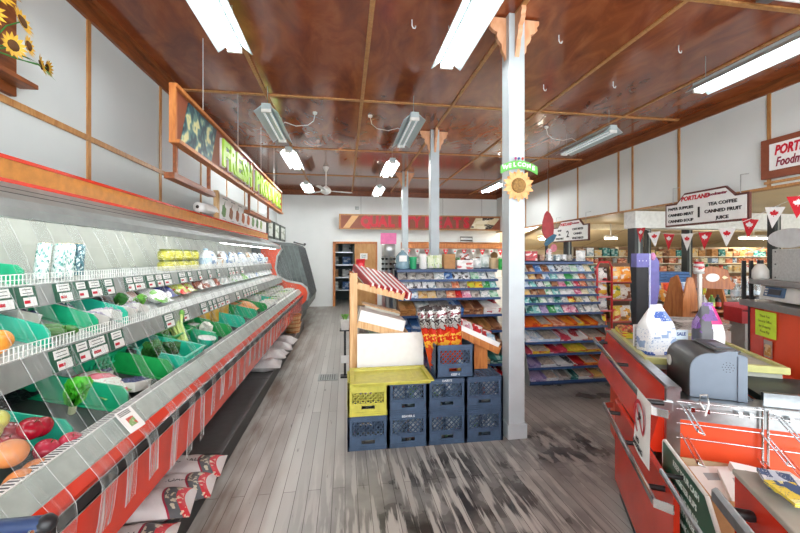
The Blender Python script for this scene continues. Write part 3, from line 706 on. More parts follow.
# ---- produce on the deck
RY = PI/2
APPLE = mat('red_apple_skin', 'A3122A', .22, var=.35, scale=22); STEMM = mat('stem_brown', '5B4226', .7)
APPLE2 = mat('streaky_apple_skin', 'B8324A', .25, var=.3, scale=14); PEAR = mat('yellow_green_pear', 'C6C552', .35, var=.15)
CANTA = mat('orange_tan_rind', 'D98A4E', .4, var=.12, scale=30, bump=.1)
def deck(y, x, dz=0): return (x, y, deckz(x)+dz)
for i, (y, x, dz, r, sq, lb) in enumerate(((1.47, -1.16, .07, .05, .92, 'large orange tan fruit at the left edge beside the apples, upper one'), (1.49, -1.10, .0, .05, .95, 'orange tan fruit lying closest to the front rail'), (1.40, -1.10, .01, .05, .95, 'orange tan fruit cut by the left picture edge'))):
    put(m_fruit('grapefruit', r, CANTA, sq, .05), 'grapefruit', lb, 'fruit', deck(y, x, dz), (.3*i, .2, i), 'orange tan fruits')
for i, (y, x, dz, m, lb) in enumerate(((1.62, -1.22, .085, APPLE, 'shiny red apple on top of the pile, leftmost'), (1.60, -1.15, .03, APPLE2, 'red apple below the shiny top one, next to the orange fruit'), (1.67, -1.18, .085, APPLE, 'dark red apple behind the top of the pile'), (1.675, -1.11, .03, APPLE2, 'rosy apple at the right of the pile behind a curtain strip'), (1.68, -1.25, .06, APPLE, 'dark red apple against the green divider'), (1.56, -1.24, .05, APPLE, 'dark red apple at the far left of the pile'), (1.62, -1.30, .06, APPLE, 'dark red apple at the back of the pile'))):
    put(m_fruit('apple', .042, m, .9, .16, STEMM), 'apple', lb, 'fruit', deck(y, x, dz), (.5*math.sin(i*2), .5*math.cos(i), i), 'red apples in the bin')
put(m_fruit('pear', .042, PEAR, .95, .1, STEMM), 'pear', 'yellow green pear above the red apples', 'fruit', deck(1.60, -1.29, .12), (.4, 0, 0))
put(m_fruit('pear', .042, PEAR, .95, .1, STEMM), 'pear', 'yellow green pear at the left picture edge behind the apples', 'fruit', deck(1.53, -1.28, .10), (-.3, .3, 1))
# black mesh liners
b = MB(); q = random.Random(5)
b.sheet(lambda u, v: (-1.5-.35*v, 1.76+.33*u, deckz(-1.5-.35*v)+.045+.012*math.sin(40*u)*math.sin(37*v)), 24, 18)
tag(b.obj('grape_pile', mat('dark_grape_skin', '26242C', .3, var=.5, scale=60, bump=.8)), 'dark loose berries filling the bin behind the apples', 'berries', kind='stuff')
GRN = mat('lettuce_green', '6FB04A', .5, var=.35, scale=18); PGRN = mat('pale_stalk', 'D5DDB0', .5, var=.15, scale=12); DGRN = mat('dark_leaf_green', '2E6B2C', .5, var=.4, scale=20)
def leafy(name, label, loc, rot, r, h, m1, m2, n=14, seed=1, cat='vegetable', group=None):
    t = tag(link(name, None, None, loc, rot), label, cat, group); q = random.Random(seed)
    b = MB(); c = MB()
    for k in range(n):
        a = q.uniform(0, 2*PI); M = Matrix.Rotation(a, 4, 'Z'); lean = q.uniform(.1, .8); s = q.uniform(.75, 1.1)
        b.sheet(lambda u, v: ((.15+.85*math.sin(PI*min(1, v*.75+.1)))*(u-.5)*r*1.1, r*lean*v*v+.3*r*(2*abs(u-.5))**2*-.4+.05*r*math.sin(19*u+11*v), h*.35+h*.65*v*s), 5, 6, 0, True, M)
        c.tube([(0, r*.12*q.random(), 0), (0, r*.2*lean, h*.45*s)], r*.09, 6, 0, M)
    b.obj('leaves', m1, t); c.obj('stalks', m2, t); return t
leafy('lettuce', 'bagged green lettuce standing by the rail of the second bin', deck(1.93, -1.26, .05), (.5, .5, 0), .08, .22, mat('bright_leaf', '58C43C', .35, var=.3), PGRN, 12, 4)
put(m_bag(.2, .26, .08, pack('DDE6DD', '7FA868', 'C25A6A'), seed=3), 'salad_bag', 'clear salad bag with pink and green print lying at the front of the third bin', 'bag', deck(2.2, -1.2, .06), (-1.25, 0, RY-.3))
put(m_clam(.18, .13, .07, mat('blueberry', '3E4468', .4, var=.3)), 'berry_punnet', 'punnet of blueberries in front of the salad bag on the deck', 'punnet', deck(2.33, -1.22, .02), (0, .2, RY))
put(m_clam(.18, .13, .07, MATS['blueberry'], 2), 'berry_punnet', 'punnet of blueberries on the deck behind the salad bag', 'punnet', deck(2.36, -1.42, .02), (0, .2, RY+.3))
put(m_bag(.24, .22, .1, pack('C9D2D6', '8A8FA8', 'E9EEF0'), seed=6), 'salad_bag', 'grey white clear bag lying behind the blueberries', 'bag', deck(2.42, -1.52, .04), (-1.3, 0, RY))
leafy('broccoli', 'leafy green broccoli bag on the deck before the aqua basket', deck(2.72, -1.35, .02), (.3, .6, 0), .1, .2, DGRN, PGRN, 14, 9)
leafy('cauliflower', 'white cauliflower head in film on the bottom deck', deck(3.62, -1.3, .03), (0, .4, 0), .1, .14, mat('cauli_white', 'E6E6DA', .5, bump=.5), PGRN, 10, 12)
def crate_basket(y, x, label, m=tealm, w=.34, d=.3, h=.12):
    t = thing('produce_basket', label, 'basket', (x, y, deckz(x)+.012), RY, 'plastic produce baskets')
    t.rotation_euler = (.23, 0, RY)
    b = MB().box(-w/2, w/2, -d/2, d/2, 0, .006)
    for s in (-1, 1):
        b.box(-w/2, w/2, s*d/2-.004, s*d/2+.004, h-.02, h); b.box(s*w/2-.004, s*w/2+.004, -d/2, d/2, 0, h)
        for k in range(9): b.box(-w/2+(k+.5)*w/9-.008, -w/2+(k+.5)*w/9+.008, s*d/2-.003, s*d/2+.003, 0, h)
        b.box(-w/2, w/2, s*d/2-.004, s*d/2+.004, h*.4, h*.5)
    b.obj('basket_body', m, t)
    MB().box(-w/2-.012, w/2+.012, -d/2-.012, -d/2+.004, h, h+.008).box(-w/2-.012, w/2+.012, d/2-.004, d/2+.012, h, h+.008).box(-w/2-.012, -w/2+.004, -d/2, d/2, h, h+.008).box(w/2-.004, w/2+.012, -d/2, d/2, h, h+.008).obj('rim', m, t)
crate_basket(2.87, -1.25, 'aqua slotted basket at the front of the deck, holding herbs')
crate_basket(3.3, -1.5, 'green slotted basket behind the celery', GREEN)
crate_basket(3.72, -1.5, 'bright green basket before the gold bottles', GREEN)
crate_basket(5.05, -1.55, 'green basket farther along the deck', GREEN)
crate_basket(2.55, -1.62, 'dark green basket at the back before the aqua basket', TEAL)
leafy('herb_bunch', 'dark herbs in the aqua basket at the deck front', deck(2.86, -1.25, .03), (0, .2, 0), .1, .13, DGRN, DGRN, 12, 22)
leafy('herb_bunch', 'leafy herbs in the green basket behind the celery', deck(3.3, -1.5, .03), (0, .2, 0), .1, .15, GRN, DGRN, 12, 23)
t = thing('celery_bunch', 'bunch of pale green celery stalks lying against the basket', 'vegetable', deck(3.22, -1.3, .06)); t.rotation_euler = (-.9, .3, .9)
b = MB(); c = MB(); q = random.Random(2)
for k in range(13):
    a = k*2.4; rr = .012+.032*math.sqrt(k/13); b.tube([(rr*math.cos(a), rr*math.sin(a), 0), (rr*1.1*math.cos(a), rr*1.1*math.sin(a), .2), (rr*1.9*math.cos(a), rr*1.9*math.sin(a), .3)], .011, 7)
    c.ball((rr*2.1*math.cos(a), rr*2.1*math.sin(a), .31), .022, 6, 0, (1, 1, 1.3))
b.obj('stalks', mat('celery_green', 'BBD37C', .4, var=.15), t); c.obj('leaves', GRN, t)
put(m_tub(.07, .09, tealm, WHITE), 'dip_tub', 'aqua tub with white lid beside the cauliflower', 'tub', deck(3.42, -1.2, .01), (0, .2, 0))
put(m_bag(.2, .24, .1, pack('E8EBEA', 'BFC8C6', '8FA39A'), seed=12), 'salad_bag', 'white bag beside the cauliflower on the deck', 'bag', deck(3.72, -1.25, .05), (-1.2, 0, RY))
GOLD = mat('gold_liquid', 'C9A132', .3, var=.2)
for i, y in enumerate((4.12, 4.42, 4.72)):
    put(m_bottle(.07, .25, GOLD, mat('gold_cap', 'B98A24', .4), None, 14, .7), 'oil_bottle', f'stout gold bottle standing on the deck, {("nearest", "middle", "farthest")[i]} of three', 'bottle', deck(y, -1.46, .01), (0, 0, 0), 'gold bottles')
for i, (y, x) in enumerate(((5.15, -1.3), (5.4, -1.22))):
    put(m_bag(.26, .3, .12, mat('orange_net', 'D08A4A', .5, var=.3, scale=60), seed=14+i), 'onion_bag', f'orange brown net bag on the deck, {("nearer", "farther")[i]} one', 'bag', deck(y, x, .06), (-1.25, 0, RY), 'orange net bags')
FILLS = [mat('pale_sprouts', 'DDE4DA', .5, var=.2, scale=40), mat('mushroom', 'E4DED2', .5, var=.15), mat('green_grapes', '9CC066', .35, var=.2), mat('mixed_greens', '6E9A62', .5, var=.4, scale=40)]
k = 0
for y in (5.75, 6.05, 6.35, 6.65, 6.95, 7.25, 7.55, 7.85, 8.15, 8.4):
    for x in (-1.2, -1.45):
        k += 1
        put(m_clam(.2, .2, .09, FILLS[(k*7+int(y*10)) % 4]), 'produce_punnet', f'pale film-topped punnet at the far deck, {nth(int(round((y-5.75)/.3)))} row, {("front", "back")[int(round((-1.2-x)/.25))]} of its row', 'punnet', deck(y, x, .02), (0, .22, RY), 'far punnets')

# ---- middle shelf
def s2(y, x, dz=0): return (x, y, shelfz(2, x)+dz)
ORA = mat('orange_fruit_skin', 'EE9A32', .4, var=.08, scale=50)
for i, (y, x) in enumerate(((1.85, -1.49), (1.9, -1.57))):
    put(m_fruit('orange', .045, ORA, .95, .05), 'orange', f'orange on the middle shelf, {("front one", "back one")[i]} at the left picture edge', 'fruit', s2(y, x, .005), (.3, i, i), 'oranges on the middle shelf')
CUC = mat('cucumber_green', '3F7A2E', .4, var=.3, scale=16)
for i, (y, x, rz) in enumerate(((2.12, -1.52, .5), (2.18, -1.56, .2), (2.24, -1.51, -.3))):
    t = MB(); t.lathe([(.006, -.1), (.024, -.085), (.028, 0), (.026, .07), (.012, .095)], 12, 0)
    o = t.obj('cucumber', CUC, loc=s2(y, x, .03), rot=(0, RY, rz)); tag(o, f'short green cucumber behind the wire fence, {("nearest", "middle", "farthest")[i]} of three', 'vegetable', 'cucumbers')
for i in range(1, 5):
    put(m_clam(.16, .12, .07, MATS['blueberry'] if i % 2 else mat('blackberry', '383644', .4, var=.5, scale=50), i), 'berry_punnet', f'dark berry punnet between green dividers on the middle shelf, {nth(i-1)} one', 'punnet', s2(2.1+.13*i, -1.72 if i % 2 else -1.86, .01), (0, .31, RY), 'berry punnets on the middle shelf')
for i in range(4):
    put(m_clam(.15, .12, .07, mat('pale_berry', 'B4AFC0', .4, var=.4, scale=40), 5+i), 'berry_punnet', f'pale punnet at the front edge of the middle shelf, {nth(i)} one', 'punnet', s2(2.5+.16*i, -1.53, .01), (0, .31, RY), 'pale punnets')
leafy('radish_bunch', 'green leafy bunch between dividers on the middle shelf, nearer', s2(2.86, -1.6, .02), (0, .5, 0), .07, .12, DGRN, PGRN, 8, 31)
leafy('radish_bunch', 'green leafy bunch between dividers on the middle shelf, farther', s2(2.98, -1.54, .02), (0, .5, 0), .07, .12, GRN, PGRN, 8, 32)
mats2 = [('EDEFEE', 'D8DEDC', 'B7C2BF', 'white'), ('B9583F', 'E5DAD0', '7A2E22', 'red brown'), ('F2F2F0', 'E6B7A5', 'D8DAD8', 'big white'), ('2E47B0', 'E8EAF2', '1C2A6E', 'deep blue'), ('C4D24A', 'D63A2E', 'F0F0DC', 'red and green'), ('E9ECEA', 'A5B0AE', '6FB04A', 'grey white')]
spots = ((3.15, -1.62, 2), (3.45, -1.64, 1), (3.66, -1.56, 3), (3.95, -1.56, 4), (4.15, -1.58, 4), (4.35, -1.66, 5), (3.42, -1.5, 5))
for i, (y, x, c) in enumerate(spots):
    q4 = mats2[c]; sz = (.26, .3, .12) if c == 2 else (.2, .22, .1)
    put(m_bag(*sz, pack(*q4[:3]), seed=40+c), 'food_bag', f'{q4[3]} bag lying on the middle shelf, {("nearest the green dividers", "right of the big white bag", "among other colours", "just right of the blue bag", "beyond the other red and green one", "beyond the blue bag", "at the front fence")[i]}', 'bag', s2(y, x, .05), (-1.15, 0, RY), 'bags on the middle shelf')
PK2 = [('EEF1F0', 'D5DDDB', 'A9B6B4', 'white'), ('E9EEEC', '7FC05A', 'DDE4E0', 'white and green'), ('E4E9EC', '8FA9C8', 'F4F4F2', 'white and blue'), ('A8604A', 'E7E2DC', '6E3527', 'brown'), ('EFF1EE', 'C9CFCC', '5A7F62', 'milky white')]
k = 0
for i in range(23):
    y = 4.45+i*.178; c = PK2[(3, 3, 0, 3, 0, 0, 4, 1, 0, 0, 1, 1, 2, 0, 0, 2, 4, 0, 0, 2, 0, 0, 4)[i]]
    put(m_bag(.16, .2, .1, pack(*c[:3]), seed=50+i % 4), 'food_bag', f'{c[3]} bag on the far middle shelf, {nth(i)} beyond the blue bags', 'bag', s2(y, -1.58, .05), (-1.0, 0, RY), 'bags on the far middle shelf')

# ---- top shelf
def s1(y, x, dz=0): return (x, y, shelfz(1, x)+dz)
CANM = pack('E9F1EE', 'B4D0CA', '5A9890', .25, 9)
for i, (y, x, tl) in enumerate(((2.40, -1.73, .22), (2.515, -1.72, .2), (2.63, -1.75, .16), (2.745, -1.76, .1))):
    put(m_can(.034, .21, CANM if i < 3 else pack('3F707A', 'C8DCDA', '2A4D58', .3, 9), mat('gold_lid', 'C8A94E', .35, .6)), 'drink_can', f'tall white and teal can leaning on the top shelf, {nth(i)} from the left', 'can', s1(y, x, .01), (-.14-tl*.5, -.05, 0), 'tall cans on the top shelf')
JB = mat('olive_brine', 'B9B648', .3, var=.25, scale=25); JL = pack('D2CC4A', 'B4B23A', 'E8E4A0', .3, 6)
for j in range(2):
    for i in range(4):
        put(m_jar(.078, .105, JB, mat('dark_olive_cap', '6B7324', .4), JL), 'pickle_jar', f'yellow green jar on the top shelf, {("lower", "upper")[j]} row, {nth(i)} from the left', 'jar', s1(3.95+.195*i, -1.74, .002+j*.106), (0, 0, i), 'stacked yellow green jars')
put(m_bottle(.07, .24, mat('milk_white', 'E9EEF0', .4), mat('pale_blue_cap', '9CC4DE', .4), pack('BFD9EA', 'E9EEF0', '7FB0D6')), 'milk_jug', 'white and pale blue jug right of the yellow green jars', 'jug', s1(4.98, -1.74, .002), (0, 0, 0))
PK1 = [('EEF2F2', 'C5D0D2', '7F9AB8', 'white'), ('F0F2F0', 'E0C9A8', '9C6B3F', 'cream'), ('DCE6EC', '5B86B8', 'F2F2F2', 'blue and white'), ('EDEFEE', '6B4A3A', 'D9DEDC', 'white and brown')]
for i in range(20):
    y = 5.25+.165*i; c = PK1[(0, 1, 3, 2, 0, 0, 3, 0, 2, 0, 0, 1, 0, 0, 2, 0, 0, 0, 2, 0)[i]]
    if i % 3 == 1: me = m_tub(.06, .12, pack(*c[:3]), WHITE); nm, ct = 'dairy_tub', 'tub'
    else: me = m_bag(.14, .2, .09, pack(*c[:3]), seed=60+i % 4); nm, ct = 'food_bag', 'bag'
    put(me, nm, f'{c[3]} {ct} on the far top shelf, {nth(i)} beyond the milk jug', ct, s1(y, -1.72, .015), (-.25 if ct == 'bag' else 0, 0, RY), 'packs on the far top shelf')
# price notice stuck on rail, paper roll and shopping cart
r = thing('price_notice', 'white price card with small picture taped across the front rail', 'notice', (-1.01, 1.88, .862)); r.rotation_euler = (0, .86, -.12)
MB().box(-.03, .085, -.05, .05, .012, .014).obj('card', PAPER, r); MB().box(.015, .06, -.022, .022, .0142, .0146).obj('picture', pack('C94A3A', '7FA868', 'E8E2C8'), r)
b = MB()
for k in range(3): b.box(-.022+k*.008, -.018+k*.008, -.04, .03, .0142, .0146)
b.obj('print', INK, r)
r = thing('paper_roll', 'white paper towel roll lying on top of the cooler canopy', 'roll', (-1.62, 4.62, 2.17)); r.rotation_euler = (0, 0, -.25)
MB().lathe([(.02, -.14), (.055, -.14), (.055, .14), (.02, .14)], 16, M=Matrix.Rotation(RY, 4, 'X')).obj('paper', PAPER, r)
MB().lathe([(.02, -.142), (.02, .142)], 10, M=Matrix.Rotation(RY, 4, 'X')).obj('core', mat('dark_core', '3A3632', .8), r)
MB().sheet(lambda u, v: (.05+.05*v, (u-.5)*.24, .03-.07*v*v), 4, 4).obj('loose_end', PAPER, r)
r = thing('shopping_cart', 'shopping cart with dark blue handle at the lower left corner', 'cart', (-.92, .62, 0), 0)
BL = mat('dark_blue_handle', '22365C', .35)
MB().tube([(-.24, .40, .95), (.2, .40, .95)], .019, 10).obj('handle', BL, r); MB().ball((.2, .4, .95), .022, 10).obj('handle_cap', BLACK, r); MB().ball((-.24, .4, .95), .022, 10).obj('handle_cap', BLACK, r)
b = MB()
for x in (-.22, .18): b.tube([(x, .4, .95), (x, .3, .88), (x, .2, .5), (x, -.3, .45), (x, -.35, .2)], .011, 6)
b.obj('frame', CHROME, r)
b = MB()
for k in range(9):
    x = -.2+k*.045; b.tube([(x, .26, .82), (x, .2, .5), (x, -.5, .55), (x, -.55, .82)], .003, 4)
for z, e in ((.82, 0), (.7, .02), (.58, .04)): b.tube([(-.21, .26-e, z), (.17, .26-e, z), (.17, -.55+e, z), (-.21, -.55+e, z)], .003, 4, closed=True)
b.obj('basket', CHROME, r)
for x in (-.2, .16):
    for y in (.2, -.35): MB().lathe([(.02, -.012), (.06, -.012), (.06, .012), (.02, .012)], 14, M=Matrix.Translation((x, y, .062)) @ Matrix.Rotation(RY, 4, 'Y')).obj('wheel', BLACK, r)
MB().tube([(-.22, .22, .07), (-.22, .3, .88)], .01, 6).tube([(.18, .22, .07), (.18, .3, .88)], .01, 6).obj('rear_leg', CHROME, r)

#=================================================================== SECOND COOLER, SIGNS ON THE LEFT
c2 = thing('curtained_cooler', 'farther cooler closed by a dark hanging strip curtain near the back wall', 'cooler', (-1.5, 9.9, 0))
FP2 = lambda n, b, m: b.obj(n, m, c2, world=True)
FP2('body', MB().prism([(-2.1, 0), (-2.1, 1.98), (-1.2, 1.92), (-1.16, 1.86), (-.86, .7), (-.83, .62), (-.86, .4), (-1.1, .3), (-1.1, .0)], 'y', 8.8, 11.0), mat('cooler_side_grey', '6F7876', .5, var=.15))
FP2('top_rail', MB().tube([(-1.16, 8.8, 1.94), (-1.16, 11.05, 1.94)], .02, 8), DGREY)
FP2('rail_knob', MB().ball((-1.16, 11.08, 1.97), .035), BLACK)
cm = mat('grey_curtain', '5E6866', .35, var=.25, scale=12)
for k in range(14):
    y = 8.95+k*.145
    b = MB().sheet(lambda u, v: (-1.14+.36*v-.04*v*v+.01*math.sin(6*u), y+(u-.5)*.135, 1.86-1.25*v), 3, 8)
    b.tube([(-1.135+.36*v/8-.04*v*v/64, y+.068, 1.86-1.25*v/8) for v in range(9)], .006, 4, 1)
    FP2('curtain_strip', b, [cm, DGREY])
for k in range(8):
    x = -1.17-.11*k
    FP2('side_strip', MB().prism([(x, 1.86), (x+.085, 1.86), (x+.40, .66), (x+.315, .66)], 'y', 8.785, 8.799), cm)
# hanging produce sign
def yat(px, X):
    u = (px-400)/F; rx = math.sin(YAW)+u*math.cos(YAW); ry = math.cos(YAW)-u*math.sin(YAW); return X*ry/rx
XS = -1.38; ya, yb2, yc, yd = yat(173, XS), yat(250.5, XS), yat(251.5, XS), yat(281, XS)
sg = thing('hanging_sign', 'long brown hanging sign reading FRESH PRODUCE in lime letters', 'sign', (XS, (ya+yd)/2, 2.55))
def SP(n, b, m, **k): return b.obj(n, m, sg, world=True, **k)
SP('board', MB().box(XS-.03, XS, ya+.01, yb2-.01, 2.55, 2.99).box(XS-.03, XS, yc+.01, yd-.01, 2.55, 2.99), BROWNP)
b = MB()
for a0, a1 in ((ya, yb2), (yc, yd)):
    b.box(XS-.032, XS+.03, a0, a1, 2.985, 3.015); b.box(XS-.032, XS+.05, a0, a1, 2.53, 2.56); b.box(XS-.031, XS+.02, a0, a0+.03, 2.56, 2.985); b.box(XS-.031, XS+.02, a1-.03, a1, 2.56, 2.985)
SP('frame', b, WOODO)
y0p, y1p = yat(180, XS), yat(215, XS)
pp = SP('picture', MB().prism([(y0p, 2.57), (y0p+.16, 2.97), (y1p+.02, 2.97), (y1p-.15, 2.57)], 'x', XS, XS+.012), mat('leaf_picture', '4E6E6A', .5, var=.6, scale=14))
def leafpic():
    m, nt, b = newmat('leafy_picture'); tc = nt.nodes.new('ShaderNodeTexCoord'); n = nt.nodes.new('ShaderNodeTexWave'); n.wave_type = 'BANDS'
    n.inputs['Scale'].default_value = 4; n.inputs['Distortion'].default_value = 7; n.inputs['Detail'].default_value = 2; n.inputs['Detail Scale'].default_value = 1.6
    nt.links.new(tc.outputs['Object'], n.inputs['Vector']); rp = nt.nodes.new('ShaderNodeValToRGB'); e = rp.color_ramp.elements
    e[0].color = srgb('1F3A45'); e[1].color = srgb('DDD79A'); e[1].position = .97; x = e.new(.35); x.color = srgb('3E6B6E'); x = e.new(.7); x.color = srgb('6E9284')
    nt.links.new(n.outputs['Fac'], rp.inputs[0]); nt.links.new(rp.outputs[0], b.inputs['Base Color']); return m
pp.data.materials[0] = leafpic()
def letters(txt, pa, pb, z0, z1):
    A, B = yat(pa, XS), yat(pb, XS); n = len(txt); cw = (B-A)/n
    for i, ch in enumerate(txt):
        yc_ = A+(i+.5)*cw
        for o, mm, dx, bold in ((0, PAPER, .012, .02), (1, LIME, .03, .014)):
            t = text(ch, (z1-z0)*1.15, mm, sg, (0, 0, 0), (0, 0, 0), 'letter', .012, bold)
            t.location = Vector((XS+dx, yc_, (z0+z1)/2)) - sg.location; t.rotation_euler = (RY, 0, RY)
            ww = max(v.co.x for v in t.data.vertices)-min(v.co.x for v in t.data.vertices)
            t.scale = (cw*.93/ww, 1, 1)
letters('FRESH', 219, 249.5, 2.58, 2.93); letters('PRODUCE', 253, 279, 2.58, 2.93)
b = MB()
for pa, pb in ((176, 213), (250, 270)):
    A, B = yat(pa, XS), yat(pb, XS)
    for y in (A+.05, B-.05): b.box(XS-.04, XS-.01, y-.015, y+.015, 2.27, 2.55)
    b.box(XS-.07, XS+.01, A-.05, B+.05, 2.24, 2.29); SP('hanging_frame', b, WOODB); b = MB()
b = MB()
for px in (203, 238, 261, 274): y = yat(px, XS); b.tube([(XS, y, 2.99), (XS, y, HC-.002)], .004, 5)
SP('wire', b, OFFW)
# poster on the canopy
XP = -1.75; pa, pb = yat(218, XP), yat(266, XP)
r = thing('fruit_poster', 'long white poster with a row of fruit and vegetable pictures above the cooler', 'poster', (XP, (pa+pb)/2, 2.11))
def PPt(n, b, m): return b.obj(n, m, r, world=True)
PPt('board', MB().box(XP-.03, XP, pa, pb, 2.11, 2.50), PAPER); PPt('end_post', MB().box(XP-.04, XP+.02, pa-.06, pa, 2.08, 2.52), WOODL)
PPt('sill', MB().box(XP-.04, XP+.03, pa, pb, 2.085, 2.115), WOODO)
for i, c in enumerate(('5F8A4A', '8A5A34', '9A5A2C', 'B4622E', 'C8642E', '6A9A50', '4F7F44', '8FA860')):
    y = pa+.25+(pb-pa-.4)*i/8
    b = MB().prism([(y+.09*math.cos(a*PI/6)*(1+.3*math.sin(a*2)), 2.27+.09*math.sin(a*PI/6)) for a in range(12)], 'x', XP, XP+.003, 0); b.prism([(y-.01, 2.34), (y+.06, 2.42), (y+.03, 2.34)], 'x', XP, XP+.003, 1)
    PPt('produce_picture', b, [mat('pic'+c, c, .5, var=.3, scale=20), DGRN])
b = MB()
for i in range(7): y = pa+.2+(pb-pa-.4)*i/7; b.box(XP, XP+.002, y, y+.22, 2.445, 2.46); b.box(XP, XP+.002, y, y+.15, 2.155, 2.163)
PPt('print', b, mat('pale_grey_ink', 'A5ADB0', .7))
for i, (p0, p1) in enumerate(((267.5, 273.5), (274.5, 279.5), (280.5, 285.5))):
    A, B = yat(p0, XP), yat(p1, XP)
    r = thing('framed_poster', f'dark framed poster beyond the white fruit poster, {("nearest", "middle", "farthest")[i]} of three', 'poster', (XP, (A+B)/2, 2.1), 0, 'dark framed posters')
    MB().box(XP-.03, XP, A, B, 2.05, 2.48).obj('frame', mat('dark_olive_frame', '3E473E', .5), r, world=True)
    MB().box(XP, XP+.004, A+.12, B-.12, 2.1, 2.42).obj('picture', pack('C9CFC4', '7E8A6A', 'A8A090'), r, world=True)
# flower shelf top left
r = thing('wall_planter', 'brown wooden wall plaque with a small shelf holding sunflowers', 'planter', (-2.1, 2.55, 2.63))
MB().box(-2.13, -2.09, 2.3, 2.72, 2.63, 3.5).obj('plaque', WOODB, r, world=True, bevel=.004); MB().box(-2.09, -1.98, 2.3, 2.74, 2.69, 2.72).obj('ledge', WOODB, r, world=True, bevel=.004)
r = thing('sunflower_bunch', 'bunch of yellow artificial sunflowers on the wall shelf, top left', 'flowers', (-2.03, 2.44, 2.70))
PETM = mat('yellow_petal', 'E8B93A', .5, var=.2); DISC = mat('brown_disc', '5A3A1A', .8, bump=.5)
MB().lathe([(.03, 0), (.035, .08), (.038, .09)], 12).obj('pot', BROWNP, r)
def flower(loc, dirv, rad, parent):
    M = Matrix.Translation(loc) @ Vector(dirv).to_track_quat('Z', 'Y').to_matrix().to_4x4()
    b = MB()
    for k in range(14):
        Mk = M @ Matrix.Rotation(k*2*PI/14, 4, 'Z')
        b.add([(rad*.35, -rad*.1, 0), (rad*.7, -rad*.14, .006), (rad, 0, .012), (rad*.7, rad*.14, .006), (rad*.35, rad*.1, 0)], [(0, 1, 2, 3, 4)], 0, True, Mk)
    b.lathe([(rad*.42, -.004), (rad*.42, .006), (rad*.25, .014), (.001, .016)], 12, 1, M)
    b.obj('flower', [PETM, DISC], parent)
def stemleaf(p, q, parent):
    b = MB().tube([(0, 0, .1), ((p[0])*.6, p[1]*.5, p[2]*.8), p], .004, 5)
    if q: b.sheet(lambda u, v: (p[0]*.5+.1*v, p[1]*.5+(.15+.1)*v*q+.05*(u-.5)*math.sin(PI*v), .12+.08*v-.14*v*v), 3, 6)
    b.obj('stem', mat('leaf_green', '3F8A3C', .5, var=.2), parent)
for (p, d, rad, q_) in (((.09, .12, .33), (1, .2, .3), .07, 1), ((.06, -.02, .42), (1, -.3, .5), .08, 0), ((.12, .22, .12), (.8, .6, .3), .055, .6), ((.1, .15, .2), (1, .3, .1), .055, 0), ((.12, .02, .13), (1, -.2, 0), .06, 0), ((.05, .08, .48), (.8, .2, .8), .06, 0), ((.1, .30, .14), (.6, .8, .2), .045, 0), ((.1, -.12, .25), (1, -.5, .2), .07, -1)):
    stemleaf(p, q_, r); flower(p, d, rad*1.25, r)

#=================================================================== helpers: a pixel column / row on a known plane -> metres
SA, CA = math.sin(YAW), math.cos(YAW)
def xat(px, Y):
    u = (px-400)/F; return Y*(SA+u*CA)/(CA-u*SA)
def zat(py, X, Y): return H+(257-py)/F*(X*SA+Y*CA)

#=================================================================== MILK CRATES
def crate_mesh(w=.33, h=.28, lat=(.12, .235), hand=(.055, .085), solid=False, top_grid=True):
    b = MB(); t = .008; hw = w/2
    for side in range(4):
        M = Matrix.Rotation(side*PI/2, 4, 'Z')
        def bx(x0, x1, z0, z1, e=0, mi=0): b.box(x0, x1, -hw-e, -hw+t, z0, z1, mi, M)
        x0, x1 = -hw+.035, hw-.035; z0, z1 = lat
        bx(-hw, x0, 0, h); bx(x1, hw, 0, h); bx(x0, x1, z1, h)
        bx(x0, -.055, hand[0], z0); bx(.055, x1, hand[0], z0); bx(x0, x1, 0, hand[0]); bx(-.055, .055, hand[1], z0)
        bx(-.062, .062, hand[1], hand[1]+.008, .006); bx(-.062, .062, hand[0]-.008, hand[0], .006)
        bx(-.062, -.055, hand[0], hand[1], .006); bx(.055, .062, hand[0], hand[1], .006)
        for z in (.012, .03, h-.02, h-.036): bx(-hw+.004, hw-.004, z, z+.005, .005)
        if not solid: 
            for z in (.098, .108): bx(-hw+.01, hw-.01, z, z+.004, .004)
        # diamond lattice
        p = .042; d = .0058
        for sgn in (1, -1):
            k = -12
            while k < 14:
                c = k*p
                pts = []
                for zz in (z0, z1):
                    pts.append((c+sgn*(zz-z0), zz))
                (xa, za), (xb, zb) = pts
                def clip(xa, za, xb, zb):
                    for lim, s in ((x0, 1), (x1, -1)):
                        if s*(xa-lim) < 0 and s*(xb-lim) < 0: return None
                        if s*(xa-lim) < 0: f = (lim-xa)/(xb-xa); xa, za = lim, za+f*(zb-za)
                        if s*(xb-lim) < 0: f = (lim-xb)/(xa-xb); xb, zb = lim, zb+f*(za-zb)
                    return xa, za, xb, zb
                q = clip(xa, za, xb, zb); k += 1
                if not q: continue
                xa, za, xb, zb = q
                if abs(xb-xa) < .004: continue
                b.add([(xa-d, -hw, za), (xa+d, -hw, za), (xb+d, -hw, zb), (xb-d, -hw, zb), (xa-d, -hw+t, za), (xa+d, -hw+t, za), (xb+d, -hw+t, zb), (xb-d, -hw+t, zb)], [(0,1,2,3), (7,6,5,4), (0,4,5,1), (3,2,6,7), (1,5,6,2), (0,3,7,4)], 0, False, M)
        for s in (-1, 1): b.box(s*hw-.012 if s > 0 else -hw-.004, hw+.004 if s > 0 else -hw+.012, -hw-.004, -hw+.012, 0, h, 0, M)
    if top_grid:
        for k in range(9):
            q = -hw+.02+k*(w-.04)/8
            b.box(q-.004, q+.004, -hw, hw, h-.012, h-.002); b.box(-hw, hw, q-.004, q+.004, h-.012, h-.002)
    else: b.box(-hw, hw, -hw, hw, 0, .008)
    return b
LT = mat('pale_mark', 'C9D3DA', .6)
